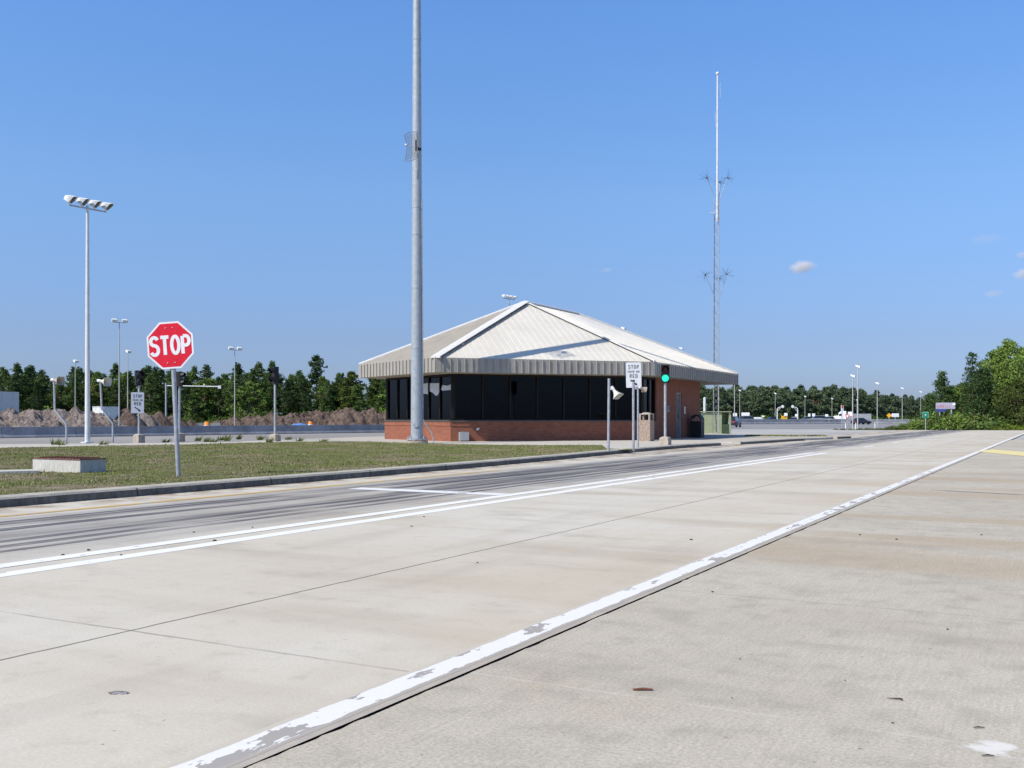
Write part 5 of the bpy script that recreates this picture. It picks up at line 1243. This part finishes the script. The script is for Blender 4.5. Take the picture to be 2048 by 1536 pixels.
# weeds on the back walk
wd=[(110,884,.45),(122,885,.35),(205,884,.3),(330,879,.3),(395,876,.4),(412,878,.35),(425,879,.3),(441,875,.4),(453,876,.55),(478,873,.5),(520,874,.4),(538,880,.45),(577,874,.3),(598,877,.3),(645,878,.25)]
for i,(x,y,h) in enumerate(wd):
    q=gnd(x,y+6,.1); rg=random.Random(900+i); b=MB()
    h*=.75
    for k in range(34):
        a=rg.uniform(0,6.28); r_=rg.uniform(.05,.35); L=h*rg.uniform(.4,1.1); w=.022
        b.add([(math.cos(a)*r_*.4-w,math.sin(a)*r_*.4,0),(math.cos(a)*r_*.4+w,math.sin(a)*r_*.4,0),(math.cos(a)*r_+.12,math.sin(a)*r_,L)],[(0,1,2)])
    tag(b.build('weed_tuft',MAT['under'],None,q),'ragged green weed tuft on the pavement edge in front of the barrier','weed','weeds along the barrier road')
# litter on the pavement
pb=[(823,1053,.03),(848,1034,.03),(1382,1080,.04),(1793,1079,.035),(1425,1184,.03),(1480,1318,.02),(1895,1259,.03),(1720,1070,.03),(1963,1070,.03),(1464,1396,.02),(1690,1361,.02),(1785,1446,.025),(955,1126,.03),(388,1065,.035),(505,1055,.03),(429,1082,.05),(242,1111,.04),(126,1111,.05),(177,1101,.05)]
for i,(x,y,s) in enumerate(pb):
    s=s*min(1,.09+gnd(x,y).y*.032); q=gnd(x,y,0); b=MB(); rg=random.Random(i); rings=[[(s*k*(1+rg.uniform(-.25,.25))*math.cos(R(a)),s*.6*k*(1+rg.uniform(-.25,.25))*math.sin(R(a)),z*s) for a in range(0,360,45)] for z,k in ((0,.8),(.3,1),(.6,.7),(.75,.3))]
    b.rings(rings); tag(b.build('pebble',MAT['litter'],None,q),'tiny dark chip lying on the pale concrete','pebble','dark chips scattered on the pavement')
q=gnd(1286,1380,.0); b=MB(); b.tube([(-.046,0,.003),(0,.003,.005),(.046,.0,.003)],[.004,.0065,.004],7); tag(b.build('wood_chip',MAT['rust'],None,q),'reddish brown stick lying on the near grey pavement','stick')
q=gnd(1790,1398,.0); b=MB(); b.tube([(-.034,.006,.003),(-.006,.0,.003),(.018,-.008,.004),(.026,-.016,.004),(.020,-.022,.003)],[.0015,.0025,.004,.0035,.002],6); tag(b.build('twig',MAT['litter'],None,q),'hooked dark twig on the near grey pavement','twig')
for x,y,lab in ((1957,1455,'straight dark twig near the lower right sand patch'),(1975,1511,'short dark twig in the lower right corner')):
    q=gnd(x,y,0); b=MB(); b.tube([(-.022,-.004,.002),(.0,.0,.003),(.022,-.006,.002)],[.0015,.003,.0015],6); tag(b.build('twig',MAT['litter'],None,q),lab,'twig')
q=gnd(237,1387,0); b=MB(); rg=random.Random(4); b.rings([[(.042*k*(1+rg.uniform(-.4,.4))*math.cos(R(a)),.022*k*(1+rg.uniform(-.3,.3))*math.sin(R(a)),z) for a in range(0,360,30)] for z,k in ((0,1),(.006,.9),(.010,.5))],smooth=False); tag(b.build('scrap',MAT['scrap'],None,q),'flattened grey scrap on the pale lane at lower left','scrap')

# ------------------------------------------------------------------ clouds
def cloud(x,y,w,h,dens,seed,Yc=3200):
    c=at(x,y,Yc); W=w/F*Yc/2; Hh=h/F*Yc/2
    b=MB(); rings=[]
    for v in range(9):
        ph=math.pi*v/8; rings.append([(W*max(.02,math.sin(ph))*math.cos(k*math.pi/8)*1.15,W*.7*max(.02,math.sin(ph))*math.sin(k*math.pi/8)*1.15,-Hh*1.3*math.cos(ph)) for k in range(16)])
    b.rings(rings)
    t=NT('cloud_vapour'); v=t.obj
    d=t.vmath('LENGTH',t.vmath('DIVIDE',v,(W,W*.7,Hh)))
    n=t.noise(t.vmath('DIVIDE',v,(Hh*1.2,Hh*1.2,Hh*.8)),1.0,4); 
    off=t.n('ShaderNodeValue'); off.outputs[0].default_value=seed
    k=t.math('SUBTRACT',t.math('ADD',t.math('MULTIPLY',n,1.1),.30),d)
    pv=t.n('ShaderNodeVolumePrincipled'); t.put(pv.inputs['Color'],(.96,.93,.95)); t.put(pv.inputs['Density'],t.math('MULTIPLY',t.ss(k,0,.55),dens))
    t.t.links.new(pv.outputs[0],t.out.inputs['Volume'])
    o=b.build('cloud',t.m,None,c); return tag(o,kind='structure')
cloud(1604,533,66,34,.045,1); cloud(2046,547,52,30,.03,2); cloud(1986,587,50,20,.012,3); cloud(2046,509,40,18,.02,4); cloud(1213,540,34,14,.010,5); cloud(1968,478,90,30,.003,6)

# ------------------------------------------------------------------ light, sky, camera
EL=46.0; sx,sy=-.803,-.596
L=bpy.data.lights.new('sun','SUN'); L.energy=4.95; L.angle=R(.53); L.color=(1,.92,.79)
so=bpy.data.objects.new('sun',L); COL.objects.link(so)
dv=Vector((sx*math.cos(R(EL)),sy*math.cos(R(EL)),math.sin(R(EL))))
so.rotation_euler=dv.to_track_quat('Z','Y').to_euler()
w=bpy.data.worlds.new('World'); sc.world=w; w.use_nodes=True; nt=w.node_tree; nt.nodes.clear()
sky=nt.nodes.new('ShaderNodeTexSky'); sky.sky_type='NISHITA'; sky.sun_disc=False; sky.sun_elevation=R(EL); sky.sun_rotation=math.atan2(sx,sy); sky.air_density=1.0; sky.dust_density=.6; sky.ozone_density=2.2; sky.altitude=0
bg=nt.nodes.new('ShaderNodeBackground'); bg.inputs[1].default_value=.115
ou=nt.nodes.new('ShaderNodeOutputWorld'); 
tcw=nt.nodes.new('ShaderNodeTexCoord'); spw=nt.nodes.new('ShaderNodeSeparateXYZ'); nt.links.new(tcw.outputs['Generated'],spw.inputs[0])
rmp=nt.nodes.new('ShaderNodeValToRGB'); nt.links.new(spw.outputs[2],rmp.inputs[0])
els=rmp.color_ramp.elements; els[0].position=0; els[1].position=.078; stops=[(0.0,(.46,.58,1.02)),(.078,(.58,.67,1.0)),(.213,(.875,1.08,1.36)),(.378,(.93,1.34,1.79)),(.60,(.85,1.10,1.40)),(1.0,(.60,.75,.90))]
for i,(p_,c_) in enumerate(stops):
    e_=els[i] if i<2 else els.new(p_)
    e_.position=p_; e_.color=(*[v/2 for v in c_],1)
vm=nt.nodes.new('ShaderNodeVectorMath'); vm.operation='SCALE'; nt.links.new(rmp.outputs[0],vm.inputs[0]); vm.inputs['Scale'].default_value=2.0
vk=nt.nodes.new('ShaderNodeVectorMath'); vk.operation='MULTIPLY'; nt.links.new(sky.outputs[0],vk.inputs[0]); nt.links.new(vm.outputs[0],vk.inputs[1])

def wm(op,a,b,cl=False):
    nd=nt.nodes.new('ShaderNodeMath'); nd.operation=op; nd.use_clamp=cl
    for i_,v_ in enumerate((a,b)):
        if isinstance(v_,(int,float)): nd.inputs[i_].default_value=v_
        else: nt.links.new(v_,nd.inputs[i_])
    return nd.outputs[0]
fx=wm('MULTIPLY',wm('MULTIPLY',wm('MULTIPLY',spw.outputs[0],-1.0,True),.28),wm('SUBTRACT',1.0,wm('MULTIPLY',spw.outputs[2],2.2),True))
vs_=nt.nodes.new('ShaderNodeVectorMath'); vs_.operation='SCALE'; nt.links.new(vk.outputs[0],vs_.inputs[0]); nt.links.new(wm('ADD',fx,1.0),vs_.inputs['Scale'])
nt.links.new(vs_.outputs[0],bg.inputs[0]); nt.links.new(bg.outputs[0],ou.inputs[0])
cam=bpy.data.cameras.new('camera'); co=bpy.data.objects.new('camera',cam); COL.objects.link(co)
cam.sensor_width=36; cam.lens=F/2048*36; cam.shift_y=(HY-768)/2048; cam.clip_end=12000; cam.clip_start=.05
co.location=(0,0,EYE); co.rotation_euler=(R(90),0,0); sc.camera=co
sc.view_settings.view_transform='Standard'; sc.view_settings.look='None'; sc.view_settings.exposure=0.0; sc.view_settings.gamma=1
sc.cycles.max_bounces=6; sc.cycles.transparent_max_bounces=12; sc.cycles.volume_bounces=3
